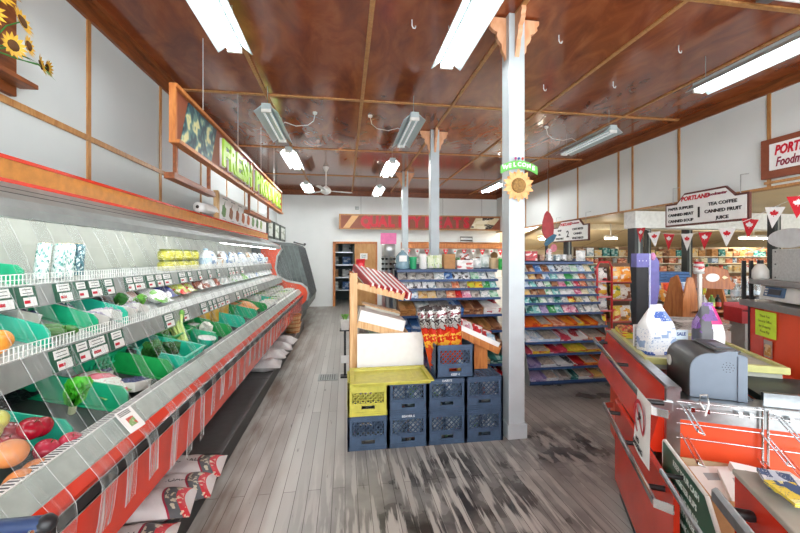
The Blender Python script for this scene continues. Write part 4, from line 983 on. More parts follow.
CONT = mat('crate_contents', '6B7B80', .6, var=.5, scale=14)
def crate(x, y, z, label, m=CRATE, mark=None, fill=None, **k):
    r = thing('milk_crate', label, 'crate', (x, y, z), 0, 'stacked milk crates')
    crate_mesh(**k).obj('crate_body', m, r)
    if mark:
        t = text(mark, .026, LT, r, (.0, -.1712, .262 if k.get('top_grid', True) else .03), (PI/2, 0, 0), 'stamped_lettering', .0005, .0012, 1)
    return r
cx = [.19, .526, .862, 1.196]; CY = 3.235
solidk = dict(lat=(.105, .195), hand=(.06, .088), solid=True)
for i in range(4):
    crate(cx[i], CY, 0, f'slate blue milk crate on the floor, {("under the yellow crate", "second from the left", "third from the left", "beside the white column")[i]}', mark=(None, 'BEAVER 5', None, None)[i])
crate(cx[0], CY, .282, 'yellow milk crate under the yellow tray', YEL, **solidk)
for i in (1, 2, 3):
    crate(cx[i], CY, .282, f'slate blue milk crate in the second layer, {("right of the yellow crate", "below the crate of foil bags", "beside the column with open grid top")[i-1]}', mark=(None, 'DAIRYS', None)[i-1])
crate(.935, CY, .564, 'slate blue milk crate on top of the stack, holding tall foil bags', mark='KEEP 4', top_grid=False)
q = random.Random(11)
for i in (1, 2, 3):
    for z in (0, .282):
        for k in range(2):
            c = [('8FA0A8', 'C9D2D4', '5A7A5A'), ('7A8C98', 'D5DADC', '4A6478'), ('98A2A6', 'B9C0C2', '8A5A5A')][(i+k+int(z > 0)) % 3]
            put(m_bag(.13, .19, .09, pack(*c), seed=70+k), 'grocery_bag', f'pale bag seen through the lattice of the {("second", "third", "fourth")[i-1]} crate in the {("bottom", "upper")[z > 0]} row, {("left", "right")[k]} one', 'bag', (cx[i]-.075+.15*k, CY-.06, z+.012), (.1, 0, .1), 'bags inside the crates')
# yellow tray
r = thing('plastic_tray', 'shallow yellow plastic tray lying on the yellow crate', 'tray', (.38, 3.15, .566))
b = MB().box(-.31, .31, -.185, .19, 0, .008)
for a in ((-.34, .34, -.215, -.18), (-.34, .34, .185, .215), (-.34, -.305, -.18, .185), (.305, .34, -.18, .185)): b.box(*a, .025, .034)
for s in (-1, 1):
    b.add([(s*.31, -.185, 0), (s*.31, .19, 0), (s*.325, .2, .03), (s*.325, -.2, .03)], [(0, 1, 2, 3)])
b.add([(-.31, -.185, 0), (.31, -.185, 0), (.325, -.2, .03), (-.325, -.2, .03)], [(0, 1, 2, 3)]); b.add([(-.31, .19, 0), (.31, .19, 0), (.325, .2, .03), (-.325, .2, .03)], [(3, 2, 1, 0)])
b.obj('tray_body', YEL, r, bevel=.002)
b = MB()
for k in range(14): b.box(-.28+k*.04, -.276+k*.04, -.17, .17, .008, .0095)
b.obj('ribs', YEL, r)
# tall foil bags in the top crate
def foil_mesh():
    b = MB(); w, h, t = .125, .60, .07
    for s in (-1, 1):
        def g(u, v, s=s):
            uu = u if s < 0 else 1-u
            e = max(0, 1-(2*uu-1)**4)*max(0, 1-abs(2*v-1)**7)
            return ((uu-.5)*w, s*t/2*e*(1+.1*math.sin(8*uu+14*v)), v*h)
        b.sheet(g, 8, 22)
    for i, f in enumerate(b.f):
        z = sum(b.v[j][2] for j in f)/4; x = sum(b.v[j][0] for j in f)/4
        zz = z+.05*math.sin(x*60)
        b.mi[i] = 0
    return b.mesh('foil_bag', [foilmat()])
fm = foil_mesh()
for i, (dx, dy, ty, rz) in enumerate(((-.10, .05, -.24, .1), (-.06, -.02, -.2, -.1), (-.02, -.05, -.15, .05), (.02, .0, -.10, -.05), (.055, -.04, -.05, .1))):
    put(fm, 'foil_bag', f'tall silver and red foil bag in the top crate, {nth(i)} from the left', 'bag', (.93+dx, CY+dy, .575), (.03, ty, rz), 'tall foil bags')
put(m_jar(.03, .12, mat('amber_jar', 'C9A24A', .3), WHITE), 'small_jar', 'small amber jar in the top crate below the foil bags', 'jar', (1.0, CY-.1, .575))

#=================================================================== PINE DISPLAY RACK
r = thing('display_rack', 'pale pine rack with sloping shelves behind the crates', 'rack', (.08, 3.66, 0))
def RP(n, b, m, **k): return b.obj(n, m, r, world=True, **k)
for y in (3.46, 3.90):
    RP('post', MB().box(.045, .115, y, y+.04, 0, 1.45), WOODL if y < 3.6 else WOODO, bevel=.003)
SL = -.27
def slope_shelf(name, x0, x1, z0, y0=3.46, y1=3.94):
    b = MB(); L = x1-x0; M = Matrix.Translation((x0, 0, z0)) @ Matrix.Rotation(-math.atan(SL), 4, 'Y')
    b.box(0, L, y0, y0+.022, -.03, .03, 0, M); b.box(0, L, y1-.022, y1, -.03, .03, 0, M)
    for k in range(5): b.box(L*k/5+.005, L*(k+1)/5-.012, y0+.022, y1-.022, -.012, .0, 1, M)
    b.box(L, L+.018, y0, y1, -.03, .045, 0, M)
    RP(name, b, [WOODL, WOODO]); return M
M1 = slope_shelf('shelf', .115, .55, 1.335); M2 = slope_shelf('shelf', .115, .58, .975)
rw = pack('EFEAE6', 'C03038', 'D8D4D0', .3, 5)
for k in range(7):
    p = M1 @ Vector((.045+.06*k, 3.70, .05))
    m = MB().box(-.026, .026, -.25, .23, 0, .075, 0).box(-.0265, -.010, -.2505, .2305, .012, .0755, 1).box(.012, .0265, -.2505, .2305, .0, .0755, 1)
    me = cached('striped_pack', lambda: m.mesh('striped_pack', [PAPER, pack('B82C34', 'D85A5A', '7A1A22')]))
    put(me, 'striped_pack', f'long red and white packet on the top pine rack shelf, {nth(k)} from the post', 'packet', p, (.36, 0, .34), 'red and white packets')
p = M2 @ Vector((.22, 3.62, .002))
put(m_carton(.44, .28, .13, PAPER), 'white_box', 'white flat box on the second shelf of the pine rack', 'box', p, (0, -math.atan(SL), 0))
p = M2 @ Vector((.24, 3.86, .002)); put(m_carton(.36, .16, .15, mat('cream_box', 'E2DED2', .6)), 'white_box', 'cream box standing behind the white flat box on the pine rack', 'box', p, (0, -math.atan(SL), 0))
tag(MB().box(-.2, .2, -.1, .1, 0, .012).obj('wood_strip', WOODL, loc=M2 @ Vector((.22, 3.85, .155)), rot=(0, -math.atan(SL), 0)), 'thin tan board lying on the cream box on the pine rack', 'board')
put(m_carton(.45, .3, .03, pack('55605A', '3A9A3A', 'C9CFCB')), 'flat_packet', 'dark and green flat packet below the second shelf of the pine rack', 'packet', (.36, 3.66, .80), (0, .15, 0))
tag(MB().box(-.31, .31, -.012, .012, 0, .32).obj('white_board', PAPER, loc=(.42, 3.415, .57), rot=(-.06, 0, 0), bevel=.003), 'plain white board propped behind the yellow tray', 'board')
put(m_bag(.1, .14, .08, pack('D81E2A', 'E8E2DE', 'B01520'), seed=91), 'red_bag', 'small red bag on top of the pine rack post', 'bag', (.16, 3.92, 1.43), (.1, 0, .2))
# small stand to the left
r = thing('plant_stand', 'thin dark stand with a white pot of green herbs beside the pine rack', 'stand', (.0, 5.0, 0))
MB().box(-.06, .06, -.06, .06, 0, .02).box(-.015, .015, -.015, .015, .02, .62).box(-.07, .07, -.07, .07, .62, .635).obj('post', BLACK, r)
MB().prism([(-.045, .635), (.045, .635), (.06, .76), (-.06, .76)], 'y', -.06, .06).obj('pot', OFFW, r); 
b = MB(); q = random.Random(3)
for k in range(18): a = q.uniform(0, 6.28); M = Matrix.Translation((.02*math.cos(a), .02*math.sin(a), .76)) @ Matrix.Rotation(a, 4, 'Z'); b.sheet(lambda u, v: (.05*v, (u-.5)*.03*math.sin(PI*v), .07*math.sin(v*2)), 2, 4, 0, True, M)
b.obj('leaves', GRN, r); MB().box(-.05, .05, -.062, -.061, .2, .3).obj('tag', PAPER, r)
r = thing('floor_vent', 'square metal floor register in the aisle left of the pine rack', 'vent', (-.22, 5.0, 0)); b = MB().box(-.13, .13, -.13, .13, 0, .006)
for k in range(7): b.box(-.1+k*.03, -.09+k*.03, -.1, .1, .006, .008, 1)
b.obj('grille', [GREYM, BLACK], r)
# second sloping display on the crates
r = thing('sloped_tray_stand', 'orange wood sloping tray on a plank, beside the column', 'stand', (1.2, 3.3, .564))
M3 = Matrix.Translation((.98, 0, .93)) @ Matrix.Rotation(.44, 4, 'Y')
RP('plank', MB().box(1.13, 1.31, 3.28, 3.31, .564, .86), WOODO, bevel=.002)
RP('plank', MB().box(1.13, 1.31, 3.6, 3.63, .564, .86), WOODO, bevel=.002)
RP('tray', MB().box(0, .46, 3.24, 3.262, -.03, .03, 0, M3).box(0, .46, 3.64, 3.662, -.03, .03, 0, M3).box(0, .46, 3.262, 3.64, -.03, -.01, 0, M3).box(-.02, 0, 3.24, 3.66, -.03, .05, 0, M3).box(.46, .475, 3.24, 3.66, -.03, .05, 0, M3), WOODO)
RP('liner', MB().box(0, .455, 3.255, 3.262, .03, .075, 0, M3).box(0, .455, 3.262, 3.60, -.01, .04, 0, M3), PAPER)
q = random.Random(4)
for k in (0, 2, 3, 4, 6, 8):
    p = M3 @ Vector((.06+.05*k if k < 8 else .2, 3.36+.16*(k % 2)+.03*q.random(), .05))
    c = [('C8202C', 'F0ECEA', '8A1A20'), ('EDEBEA', 'B87A8A', 'C9C4C6'), ('D42A30', 'F4D9D4', 'B0141E')][(0, 1, 1, 2, 0, 2, 0, 2, 1)[k]]
    put(m_bag(.10, .12, .05, pack(*c), seed=95+k % 3), 'candy_packet', f'red and white candy packet in the sloping wooden tray, {nth((0, 2, 3, 4, 6, 8).index(k))} from its high end', 'packet', p, (-1.1+.3*q.random(), .3, q.uniform(-.5, .5)), 'candy packets in the wooden tray')
put(m_bag(.09, .1, .04, pack('8FC4E4', 'B9DCEE', 'E8F2F6'), seed=98), 'candy_packet', 'pale blue packet at the low end of the sloping wooden tray', 'packet', M3 @ Vector((.40, 3.30, .05)), (-1.0, .3, 0))

#=================================================================== NAVY RACKS
def gondola(x0, x1, levels, yb, label, zt):
    r = thing('store_shelf', label, 'shelf', ((x0+x1)/2, yb-.2, 0), 0, 'navy racks')
    o = lambda n, b, m, **k: b.obj(n, m, r, world=True, **k)
    o('back_panel', MB().box(x0, x1, yb, yb+.02, 0, zt), NAVYD)
    for x in (x0-.012, x1): o('upright', MB().prism([(yb, 0), (yb, zt), (yb-.06, zt), (levels[-1][1]+.03, .12), (levels[-1][1]+.03, 0)], 'x', x, x+.012), GREYM)
    for z, yf in levels:
        rise = (yb-yf)*.28
        b = MB().prism([(yf, z-.016), (yf-.006, z-.016), (yf-.006, z+.014), (yf, z+.014)], 'x', x0, x1, 0)
        b.prism([(yf, z-.014), (yf, z-.004), (yb, z+rise-.004), (yb, z+rise-.014)], 'x', x0, x1, 1); o('shelf', b, [NAVY, NAVYD])
    o('base', MB().box(x0, x1, levels[-1][1]+.03, yb, 0, .03), NAVYD)
    return r
def fill(x0, x1, z, yf, yb, row, rack, shelf, kind):
    """one row of goods along a sloping shelf; row = [(share, colours, word, kind)]"""
    vis = 0; tot = sum(k[0] for k in row); x = x0+.01; W = x1-x0-.02; th = math.atan(.28); n = {}
    for i, (s, c, word, kd) in enumerate(row):
        w_ = W*s/tot; xc = x+w_/2; x += w_; m = pack(*c)
        sl = f'{rack}|{shelf}|{i}'
        if sl in HID: continue
        vis += 1; SLN.append(sl)
        lb = f'{word}, {nth(vis-1)} from left on the {shelf} shelf down in the {rack}'
        g = f'goods on the {shelf} shelf of the {rack}'
        dp = (yb-yf)*.86
        if kd == 'tray': put(m_tray(round(w_*.96, 3), round(dp, 3), .055, m, mat('grey_wrappers', 'B9AFA2', .4, var=.35, scale=30) if i % 3 == 1 else m), 'candy_carton', lb, 'carton', (xc, yf+dp/2+.012, z+.28*(dp/2)+.0), (th, 0, 0), g)
        elif kd == 'box': put(m_carton(round(w_*.94, 3), round(dp, 3), .06, m), 'carton', lb, 'carton', (xc, yf+dp/2+.012, z+.28*dp/2), (th, 0, 0), g)
        elif kd == 'bag': put(m_bag(round(w_*1.0, 3), .115, .03, m, seed=100+i % 4), 'candy_packet', lb, 'packet', (xc, yf+.02, z+.012), (-.75, 0, R.uniform(-.12, .12)), g)
        elif kd == 'big': put(m_carton(round(w_*.94, 3), round(dp, 3), .1, m), 'carton', lb, 'carton', (xc, yf+dp/2+.012, z+.28*dp/2), (th, 0, 0), g)
C = dict(orange=('E8702A', 'F2A23A', 'C8401E'), yellow=('EBC93A', 'F2E27A', 'C8402A'), pale_blue=('C9DDEE', 'EFF3F6', '5A7FA8'), pink_red=('D0445A', 'F0D6D8', 'A02238'),
  red=('CF2A2C', 'F0E6E2', '9A1A1E'), salmon=('DE8A68', 'F0C9A8', 'B05A40'), yellow_red=('F0CE3E', 'D8402E', 'F6E8A0'), lime=('B9C83E', 'E8D24A', 'C8502E'), lilac=('A99CC4', 'C9C0DC', '7A6CA4'),
  silver=('D6DADC', '3A3A40', 'EEF0F0'), grey=('A9A6A2', 'C6C2BC', '77736E'), teal=('3A8A84', 'A8CCC6', '1F5A58'), white=('EEF0EE', 'C9D2D0', '93A8B0'), beige=('DCC7A0', 'E8C070', 'B08A5A'), brown=('9A6A4A', 'C8A888', '6A3E2A'),
  white_red=('F2F0EE', 'C8202C', 'E4DEDA'), green=('3FA05A', 'C4E2C8', '1F6A3A'), blue=('4A7CC0', 'BCD4EE', '2A4E8A'), pink=('E8A0B8', 'F6DCE4', 'C05A80'), aqua=('8FD0CC', 'DDF0EE', '4A9AA0'), mint=('BFE0C8', 'EEF4EE', '6FB088'), card=('B98450', 'C89A68', '9A6A3A'), cream=('EDE6CC', 'D8CFA8', 'B0A06A'))
def row(s, kd, kindword):
    out = []
    for tok in s.split():
        c, *n = tok.split('*'); n = float(n[0]) if n else 1
        out.append((n, C[c], f'{"cardboard brown" if c == "card" else c.replace("_", " ")} {kindword}', kd))
    return out
GX0, GX1, GYB = 2.27, 3.40, 4.98
LV = [(1.52, 4.76), (1.385, 4.73), (1.285, 4.70), (1.185, 4.67), (1.08, 4.64), (.975, 4.61), (.845, 4.56), (.68, 4.47), (.50, 4.42), (.36, 4.37), (.20, 4.33), (.045, 4.28)]
gondola(GX0, GX1+.06, LV, GYB, 'tall navy candy rack right of the first white column', 1.55)
RK = 'right navy rack'
rowsR = [('grey brown blue brown pale_blue silver white mint pale_blue cream', 'bag', 'packet'), ('white beige brown pale_blue aqua white green mint salmon white', 'bag', 'packet'), ('pale_blue aqua silver mint brown pink green pink_red salmon grey', 'bag', 'packet'),
  ('beige brown brown mint aqua white white pink cream white', 'bag', 'packet'), ('aqua teal mint white teal white yellow cream white cream', 'bag', 'packet'), ('teal aqua lilac green aqua pink pink white white white', 'bag', 'packet'),
  ('orange*1.3 orange salmon orange yellow*.5 orange*1.2 grey*.6', 'tray', 'carton'), ('pale_blue pale_blue pink_red*.6 white_red salmon*1.2', 'tray', 'carton'), ('pink_red*.3 yellow pink_red lime*1.1 yellow_red*1.5', 'tray', 'carton'), ('lilac*.8 silver silver*1.2 red*.7 orange salmon', 'tray', 'carton'), ('lilac white*.8 grey*.8 teal*.5 white_red beige*1.5', 'tray', 'carton')]
for k, (s, kd, wd) in enumerate(rowsR):
    z, yf = LV[k+1]; fill(GX0+(.09 if k < 6 else 0), GX1+.05, z, yf, GYB, row(s, kd, wd), RK, nth(k), kd)
# goods on top of the right rack
xs = lambda px: xat(px, 4.85)
put(m_carton(.17, .1, .13, pack('C8202C', 'E8DAD8', 'A0141E')), 'red_box', 'red box on top of the navy rack right of the column', 'box', (xs(531), 4.88, 1.55))
for i, (px, c) in enumerate(((541, 'brown'), (549, 'silver'), (557, 'white'), (563, 'silver'), (569, 'grey'))):
    put(m_carton(.07, .07, .085, pack(*C[c])), 'small_box', f'small {c} box on top of the right navy rack, {nth(i)} from the red box', 'box', (xs(px), 4.86, 1.55), (0, 0, .1*i), 'small boxes on the right rack')
put(m_bag(.15, .13, .08, pack('EDEDEA', 'D8DAD8', 'B9C0BF'), seed=131), 'white_bag', 'white peaked bag on top of the right navy rack near its right end', 'bag', (xs(581), 4.86, 1.55))
# centre rack
CX0, CX1, CYB = .655, 1.99, 4.98
LC = [(1.42, 4.66), (1.30, 4.62), (1.19, 4.58), (1.07, 4.54), (.86, 4.50), (.66, 4.46), (.46, 4.42), (.26, 4.38), (.05, 4.34)]
gondola(CX0, CX1, LC, CYB, 'long navy rack behind the pine rack and crates', 1.44)
RC = 'long navy rack'
rowsC = [('grey grey grey grey white*1.2 blue silver silver mint white white', 'bag', 'packet'), ('silver silver silver silver*.8 white grey grey salmon grey lime yellow green aqua', 'bag', 'packet'), ('pale_blue pale_blue beige beige grey salmon red*.7 pink grey white mint', 'bag', 'packet'),
  ('card*1.6 white*1.5 grey grey blue*1.2 brown brown white_red*1.8', 'big', 'carton'), ('blue blue teal grey red red card card brown', 'box', 'carton'), ('aqua blue grey white red card brown', 'box', 'carton'), ('blue lilac grey white card beige teal', 'box', 'carton'), ('grey white blue brown card red', 'box', 'carton')]
for k, (s, kd, wd) in enumerate(rowsC):
    z, yf = LC[k+1]; fill(CX0, CX1, z, yf, CYB, row(s, kd, wd), RC, nth(k), kd)
xc = lambda px: xat(px, 4.8); ZT = 1.535
tag(MB().box(CX0, CX1, 4.62, 4.98, 1.425, 1.44).obj('top_board', NAVY), 'navy top board lying on the long rack behind the crates', 'board')
ZT = 1.44
put(m_tub(.05, .16, mat('green_cup', '1FA36A', .4), mat('green_cup_rim', '2FB87A', .4)), 'green_cup', 'green plastic cup on top of the long navy rack', 'cup', (xc(413), 4.8, ZT))
put(m_can(.05, .2, PAPER, PAPER), 'paper_roll', 'white roll standing on the long navy rack beside the green cup', 'roll', (xc(423), 4.8, ZT))
for i, px in enumerate((431, 438.5)): put(m_bag(.10, .17, .07, pack('E6EECF', 'F2F4EA', 'C4D69A'), seed=132), 'flour_bag', f'pale green and white bag on the long navy rack, {("left", "right")[i]} of the pair', 'bag', (xc(px), 4.8, ZT), (0, 0, 0), 'pale green bags')
put(m_carton(.15, .12, .2, CARD), 'cardboard_box', 'brown cardboard box on top of the long navy rack', 'box', (xc(449), 4.82, ZT))
put(m_carton(.22, .12, .12, pack('F0EEEA', 'C84A42', 'DCD6D0')), 'printed_box', 'white and red printed box on top of the long navy rack', 'box', (xc(464), 4.8, ZT))
put(m_bag(.14, .1, .08, pack('EDEDED', 'B05A4A', '4A2A2A'), seed=133), 'snack_bag', 'white and brown bag lying on the printed box', 'bag', (xc(466), 4.82, ZT+.12), (-.6, 0, 0))
put(m_bag(.12, .13, .09, pack('F2F3F1', 'E0E6E4', 'C9D4D4'), seed=134), 'white_bag', 'small white bag right of the printed box on the long rack', 'bag', (xc(477), 4.8, ZT))
put(m_bag(.15, .18, .1, pack('E2EBE6', 'CDD9D4', 'B4C6BE'), seed=135), 'white_bag', 'pale clear bag on the long rack before the beige box', 'bag', (xc(486), 4.84, ZT))
put(m_carton(.13, .12, .15, mat('beige_box', 'CDB48E', .7)), 'beige_box', 'beige open box near the right end of the long rack', 'box', (xc(494), 4.8, ZT))
put(m_fruit('coconut', .05, mat('brown_husk', '7A5A34', .8), 1, .02), 'brown_ball', 'brown round thing in the beige box on the long rack', 'ball', (xc(494), 4.8, ZT+.13))
put(m_bag(.08, .13, .07, pack('2FA84A', '5FC86A', '1F8A3A'), seed=136), 'green_bag', 'bright green bag at the right end of the long rack', 'bag', (xc(497), 4.665, ZT))
r = thing('water_jug', 'translucent blue water jug with white label at the left end of the long rack', 'jug', (xc(403), 4.84, ZT)); r.scale = (.72, .72, .78)
MB().lathe([(.11, 0), (.125, .02), (.125, .1), (.118, .12), (.125, .14), (.12, .22), (.06, .28), (.03, .30), (.03, .33)], 16).obj('jug_body', mat('jug_blue', '86A6B4', .2, var=.2), r); MB().lathe([(.034, .32), (.034, .35)], 12).obj('jug_cap', OFFW, r)
MB().box(-.08, .06, -.128, -.126, .13, .23).obj('label', PAPER, r)
# sunglasses spinner
SPX = xat(388.5, 6.0)
r = thing('sunglasses_spinner', 'chrome sunglasses spinner with a pink card on top, left of the long navy rack', 'stand', (SPX, 6.0, 0))
MB().lathe([(.2, 0), (.2, .02), (.03, .05), (.02, .3)], 16).obj('base', BLACK, r); MB().lathe([(.085, .35), (.085, 1.62), (.11, 1.63), (.115, 1.8), (.1, 1.81)], 18).obj('drum', mat('satin_chrome', 'D4D8D9', .3, .6), r)
b = MB()
for k in range(4): a = k*PI/2+.5; b.box(.09, .1, -.05, .05, .35, 1.62, 0, Matrix.Rotation(a, 4, 'Z'))
b.obj('mirror_strip', STEEL, r); pc = MB().box(-.13, .13, -.004, .004, 1.81, 1.99).obj('pink_card', PINK, r); pc['label'] = 'bright pink blank card'
def glasses_mesh():
    b = MB()
    for s in (-1, 1):
        b.prism([(s*.034+.027*math.cos(a*PI/5), .02*math.sin(a*PI/5)) for a in range(10)], 'y', -.004, 0, 0); b.tube([(s*.062, 0, .008), (s*.064, .09, .01), (s*.06, .11, -.005)], .003, 4, 1)
    b.tube([(-.008, -.002, .006), (.008, -.002, .006)], .003, 4, 1); return b.mesh('sunglasses', [mat('dark_lens', '15171B', .1), BLACK])
gm = glasses_mesh()
for k in range(3):
    for j, a in enumerate((-.62, .42)):
        put(gm, 'sunglasses', f'dark sunglasses on the chrome spinner, {("left", "right")[j]} column, {nth(k)} from the top', 'sunglasses', (SPX+.125*math.sin(a), 6.0-.125*math.cos(a), 1.57-.08*k), (0, 0, a), 'sunglasses on the spinner')

#=================================================================== BACK WALL: MEATS
r = thing('hanging_sign', 'long brown hanging sign on the back wall reading QUALITY MEATS in red', 'sign', (2.45, 11.95, 2.5))
XA, XB_ = xat(340, 11.9), xat(501, 11.9)
def BP(n, b, m): return b.obj(n, m, r, world=True)
BP('board', MB().box(XA, XB_, 11.9, 11.95, 2.5, 2.95), BROWNP); BP('frame', MB().box(XA-.03, XB_+.03, 11.88, 11.95, 2.93, 2.97).box(XA-.03, XB_+.03, 11.88, 11.95, 2.49, 2.52).box(XA-.03, XA+.02, 11.88, 11.95, 2.5, 2.95).box(XB_-.02, XB_+.03, 11.88, 11.95, 2.5, 2.95), WOODT)
x0 = xat(343, 11.9); BP('stripe', MB().prism([(x0, 2.53), (x0+.2, 2.53), (x0+.5, 2.92), (x0+.28, 2.92)], 'y', 11.885, 11.9), mat('tan_stripe', 'E2B27A', .5))
for i, ch in enumerate('QUALITY MEATS'):
    if ch == ' ': continue
    xq = xat(362+i*8.5, 11.9) if i < 7 else xat(426+(i-8)*9.2, 11.9)
    t = text(ch, .45, SIGNRED, r, Vector((xq+.12, 11.885, 2.725))-r.location, (PI/2, 0, 0), 'letter', .015, .028, .88)
xq = xat(470, 11.9); BP('picture', MB().prism([(xq, 2.54), (xq+.2, 2.9), (xq+.85, 2.91), (XB_-.05, 2.9), (XB_-.35, 2.55), (xq+.5, 2.53)], 'y', 11.885, 11.9), pack('DCD2AE', '2A2A26', 'F0EAD2'))
b = MB()
for px in (361, 443, 482): x = xat(px, 11.9); b.tube([(x, 11.92, 2.96), (x, 11.92, HC-.17)], .004, 4)
BP('wire', b, DGREY)
r = thing('meat_counter', 'meat counter at the back with orange wood canopy, behind the white columns', 'counter', (3.3, 11.4, 0))
mx0, mx1 = 1.75, 5.1
def MP(n, b, m): return b.obj(n, m, r, world=True)
MP('canopy', MB().prism([(10.9, 1.86), (10.9, 2.0), (11.1, 2.06), (11.6, 2.06), (11.6, 1.86)], 'x', mx0, mx1), WOODO); MP('case_body', MB().box(mx0, mx1, 10.95, 11.6, 0, .95).box(mx0, mx1, 11.55, 11.6, .95, 1.86), WHITE); MP('shelf', MB().box(mx0, mx1, 11.2, 11.55, 1.4, 1.43), LGREY)
mv = []
MP('lamp', MB().box(mx0+.1, mx1-.1, 11.1, 11.16, 1.83, 1.86), mat('dim_diffuser', 'E6E0D4', .4))
for i in range(14):
    if f'meat|{i}' in HID: continue
    SLN.append(f'meat|{i}'); mv.append(i)
    put(m_bag(.2, .16, .1, pack(*[C['pink_red'], C['white'], C['brown'], C['green']][i % 4]), seed=140+i % 3), 'meat_pack', f'wrapped pack on the shelf of the far meat counter, {nth(len(mv)-1)} from the left', 'pack', (mx0+.2+.23*i, 11.35, 1.43), (-.3, 0, 0), 'packs in the meat counter')
def flagmesh(red, w=.2, h=.25):
    b = MB(); b.prism([(-w/2, 0), (0, -h), (w/2, 0)], 'y', -.001, .001, 0)
    b.prism([(x*w*.27, -h*.33+z*h*.22) for x, z in LEAF], 'y', -.0018, .0018, 1)
    return b
FR, FW = mat('flag_red', 'D0182A', .6), mat('flag_white', 'F1F1EF', .6)
r = thing('bunting', 'small red and white flag bunting under the meat counter canopy', 'bunting', (3.3, 10.86, 1.83))
MP2 = MB().tube([(mx0-3.3, 0, 0), (mx1-3.3, 0, 0)], .004, 4).obj('string', PAPER, r)
for k in range(11): flagmesh(k % 2 == 0, .17, .2).obj('flag', [FR, FW] if k % 2 == 0 else [FW, FR], r, (-1.45+.29*k, 0, 0))
tag(MB().tube([(0, 0, 0), (.42, 0, 0), (.42, 0, .22), (0, 0, .22)], .018, 6, closed=True).tube([(0, -.02, .1), (.42, -.02, .1)], .02, 6).obj('wall_bracket', BLACK, loc=(xat(461, 12.1), YB-.03, 2.06)), 'black wall bracket above the meat counter below the long sign', 'bracket')
tag(MB().box(-.06, .06, -.06, 0, 0, .1).obj('wall_box', GREYM, loc=(xat(357, 12.1), YB, 3.15), bevel=.01), 'small grey box on the back wall above the long brown sign', 'box')
# stock room shelving
r = thing('metal_shelving', 'grey metal shelving in the dark storeroom behind the door', 'shelf', (-.1, 13.6, 0))
b = MB()
for x in (-.65, .3):
    for y in (13.35, 13.95): b.box(x-.02, x+.02, y-.02, y+.02, 0, 2.0)
b.obj('upright', GREYM, r, world=True)
for z in (.4, .85, 1.3, 1.75): MB().box(-.66, .32, 13.33, 13.97, z, z+.03).obj('shelf', STEEL, r, world=True)
for i in range(8):
    put(m_carton(.3, .3, .28, pack(*[C['white'], C['blue'], C['card'], C['silver']][i % 4])), 'stock_box', f'box on the storeroom shelving, {nth(i//2)} shelf up, {("left", "right")[i % 2]} side', 'box', (-.4+.45*(i % 2), 13.6, (.43, .88, 1.33, 1.78)[i//2]), (0, 0, .1), 'storeroom boxes')

#=================================================================== SIGNS ON THE RIGHT
def XS_text(body, size, m, par, x, y, z, **k):
    return text(body, size, m, par, Vector((x, y, z))-par.location, (PI/2, 0, -PI/2), **k)
DB = mat('dark_brown_edge', '5E2C22', .5)
def aisle(y0, y1, z0, label, num, left, right, X=5.06):
    L = y0-y1; hgt = .36
    r = thing('aisle_sign', label, 'sign', (X, (y0+y1)/2, z0), 0, 'aisle signs')
    P = [(0, 0), (L, 0), (L, hgt), (L*.86, hgt), (L*.76, hgt+.13), (L*.27, hgt+.13), (L*.17, hgt), (0, hgt)]
    def sh(e): 
        c = [(min(max(p, e), L-e), max(min(z-(e if z > .01 else 0), hgt+.13-e), e)) for p, z in P]; return [(y0-p, z0+z) for p, z in c]
    MB().prism(sh(0), 'x', X, X+.035).obj('edge', DB, r, world=True); MB().prism(sh(.028), 'x', X-.006, X+.001).obj('panel', PAPER, r, world=True)
    XS_text('PORTLAND', .085, SIGNRED, r, X-.009, y0-L*.41, z0+hgt+.04, name='header_lettering', bold=.004, shear=.2)
    XS_text('Foodmaster', .055, mat('maroon_script', '8A1A3A', .5), r, X-.009, y0-L*.67, z0+hgt+.045, name='header_lettering', bold=.002, shear=.3)
    XS_text(num, .21, INK, r, X-.009, y0-L*.46, z0+.17, name='number', bold=.004)
    for i, t in enumerate(left): XS_text(t, .058, INK, r, X-.009, y0-L*.22, z0+.27-.095*i, name='lettering', bold=.002, sx=1.05)
    for i, t in enumerate(right): XS_text(t, .064, INK, r, X-.009, y0-L*.73, z0+.27-.1*i, name='lettering', bold=.002, sx=1.1)
    b = MB()
    for y in (y0-.12, y1+.12): b.tube([(X+.02, y, z0+.3), (X+.02, y, z0+.6), (XR, y, z0+.62)], .005, 5)
    b.obj('hook', STEEL, r, world=True)
    return r
aisle(5.22, 3.98, 2.07, 'white aisle sign with brown edge numbered 1 below the right soffit', '1', ('PAPER SUPPLIES', 'CANNED MEAT', 'CANNED SOUP'), ('TEA COFFEE', 'CANNED FRUIT', 'JUICE'))
aisle(8.45, 7.1, 1.95, 'white aisle sign with brown edge numbered 2 farther along the right soffit', '2', ('SOUP', 'OIL', 'VEGETABLE'), ('CAKE MIXES', 'CANNED', 'VEGETABLES'))
ys0 = yat(762, 5.15)
r = thing('store_sign', 'framed white sign with red PORTLAND lettering on the right upper wall', 'sign', (5.15, ys0-.9, 2.57))
MB().box(5.13, 5.198, ys0-2.3, ys0, 2.56, 3.04).obj('frame', BROWNP, r, world=True, bevel=.004)
MB().box(5.12, 5.135, ys0-2.2, ys0-.1, 2.65, 2.97).obj('panel', PAPER, r, world=True, bevel=.003)
XS_text('PORTLAND', .155, SIGNRED, r, 5.116, ys0-.16, 2.875, bold=.006, shear=.25, align='LEFT', sx=.62)
XS_text('Foodmaster', .15, mat('maroon_script', '8A1A3A', .5), r, 5.116, ys0-.17, 2.735, bold=.003, shear=.3, align='LEFT', sx=.6)
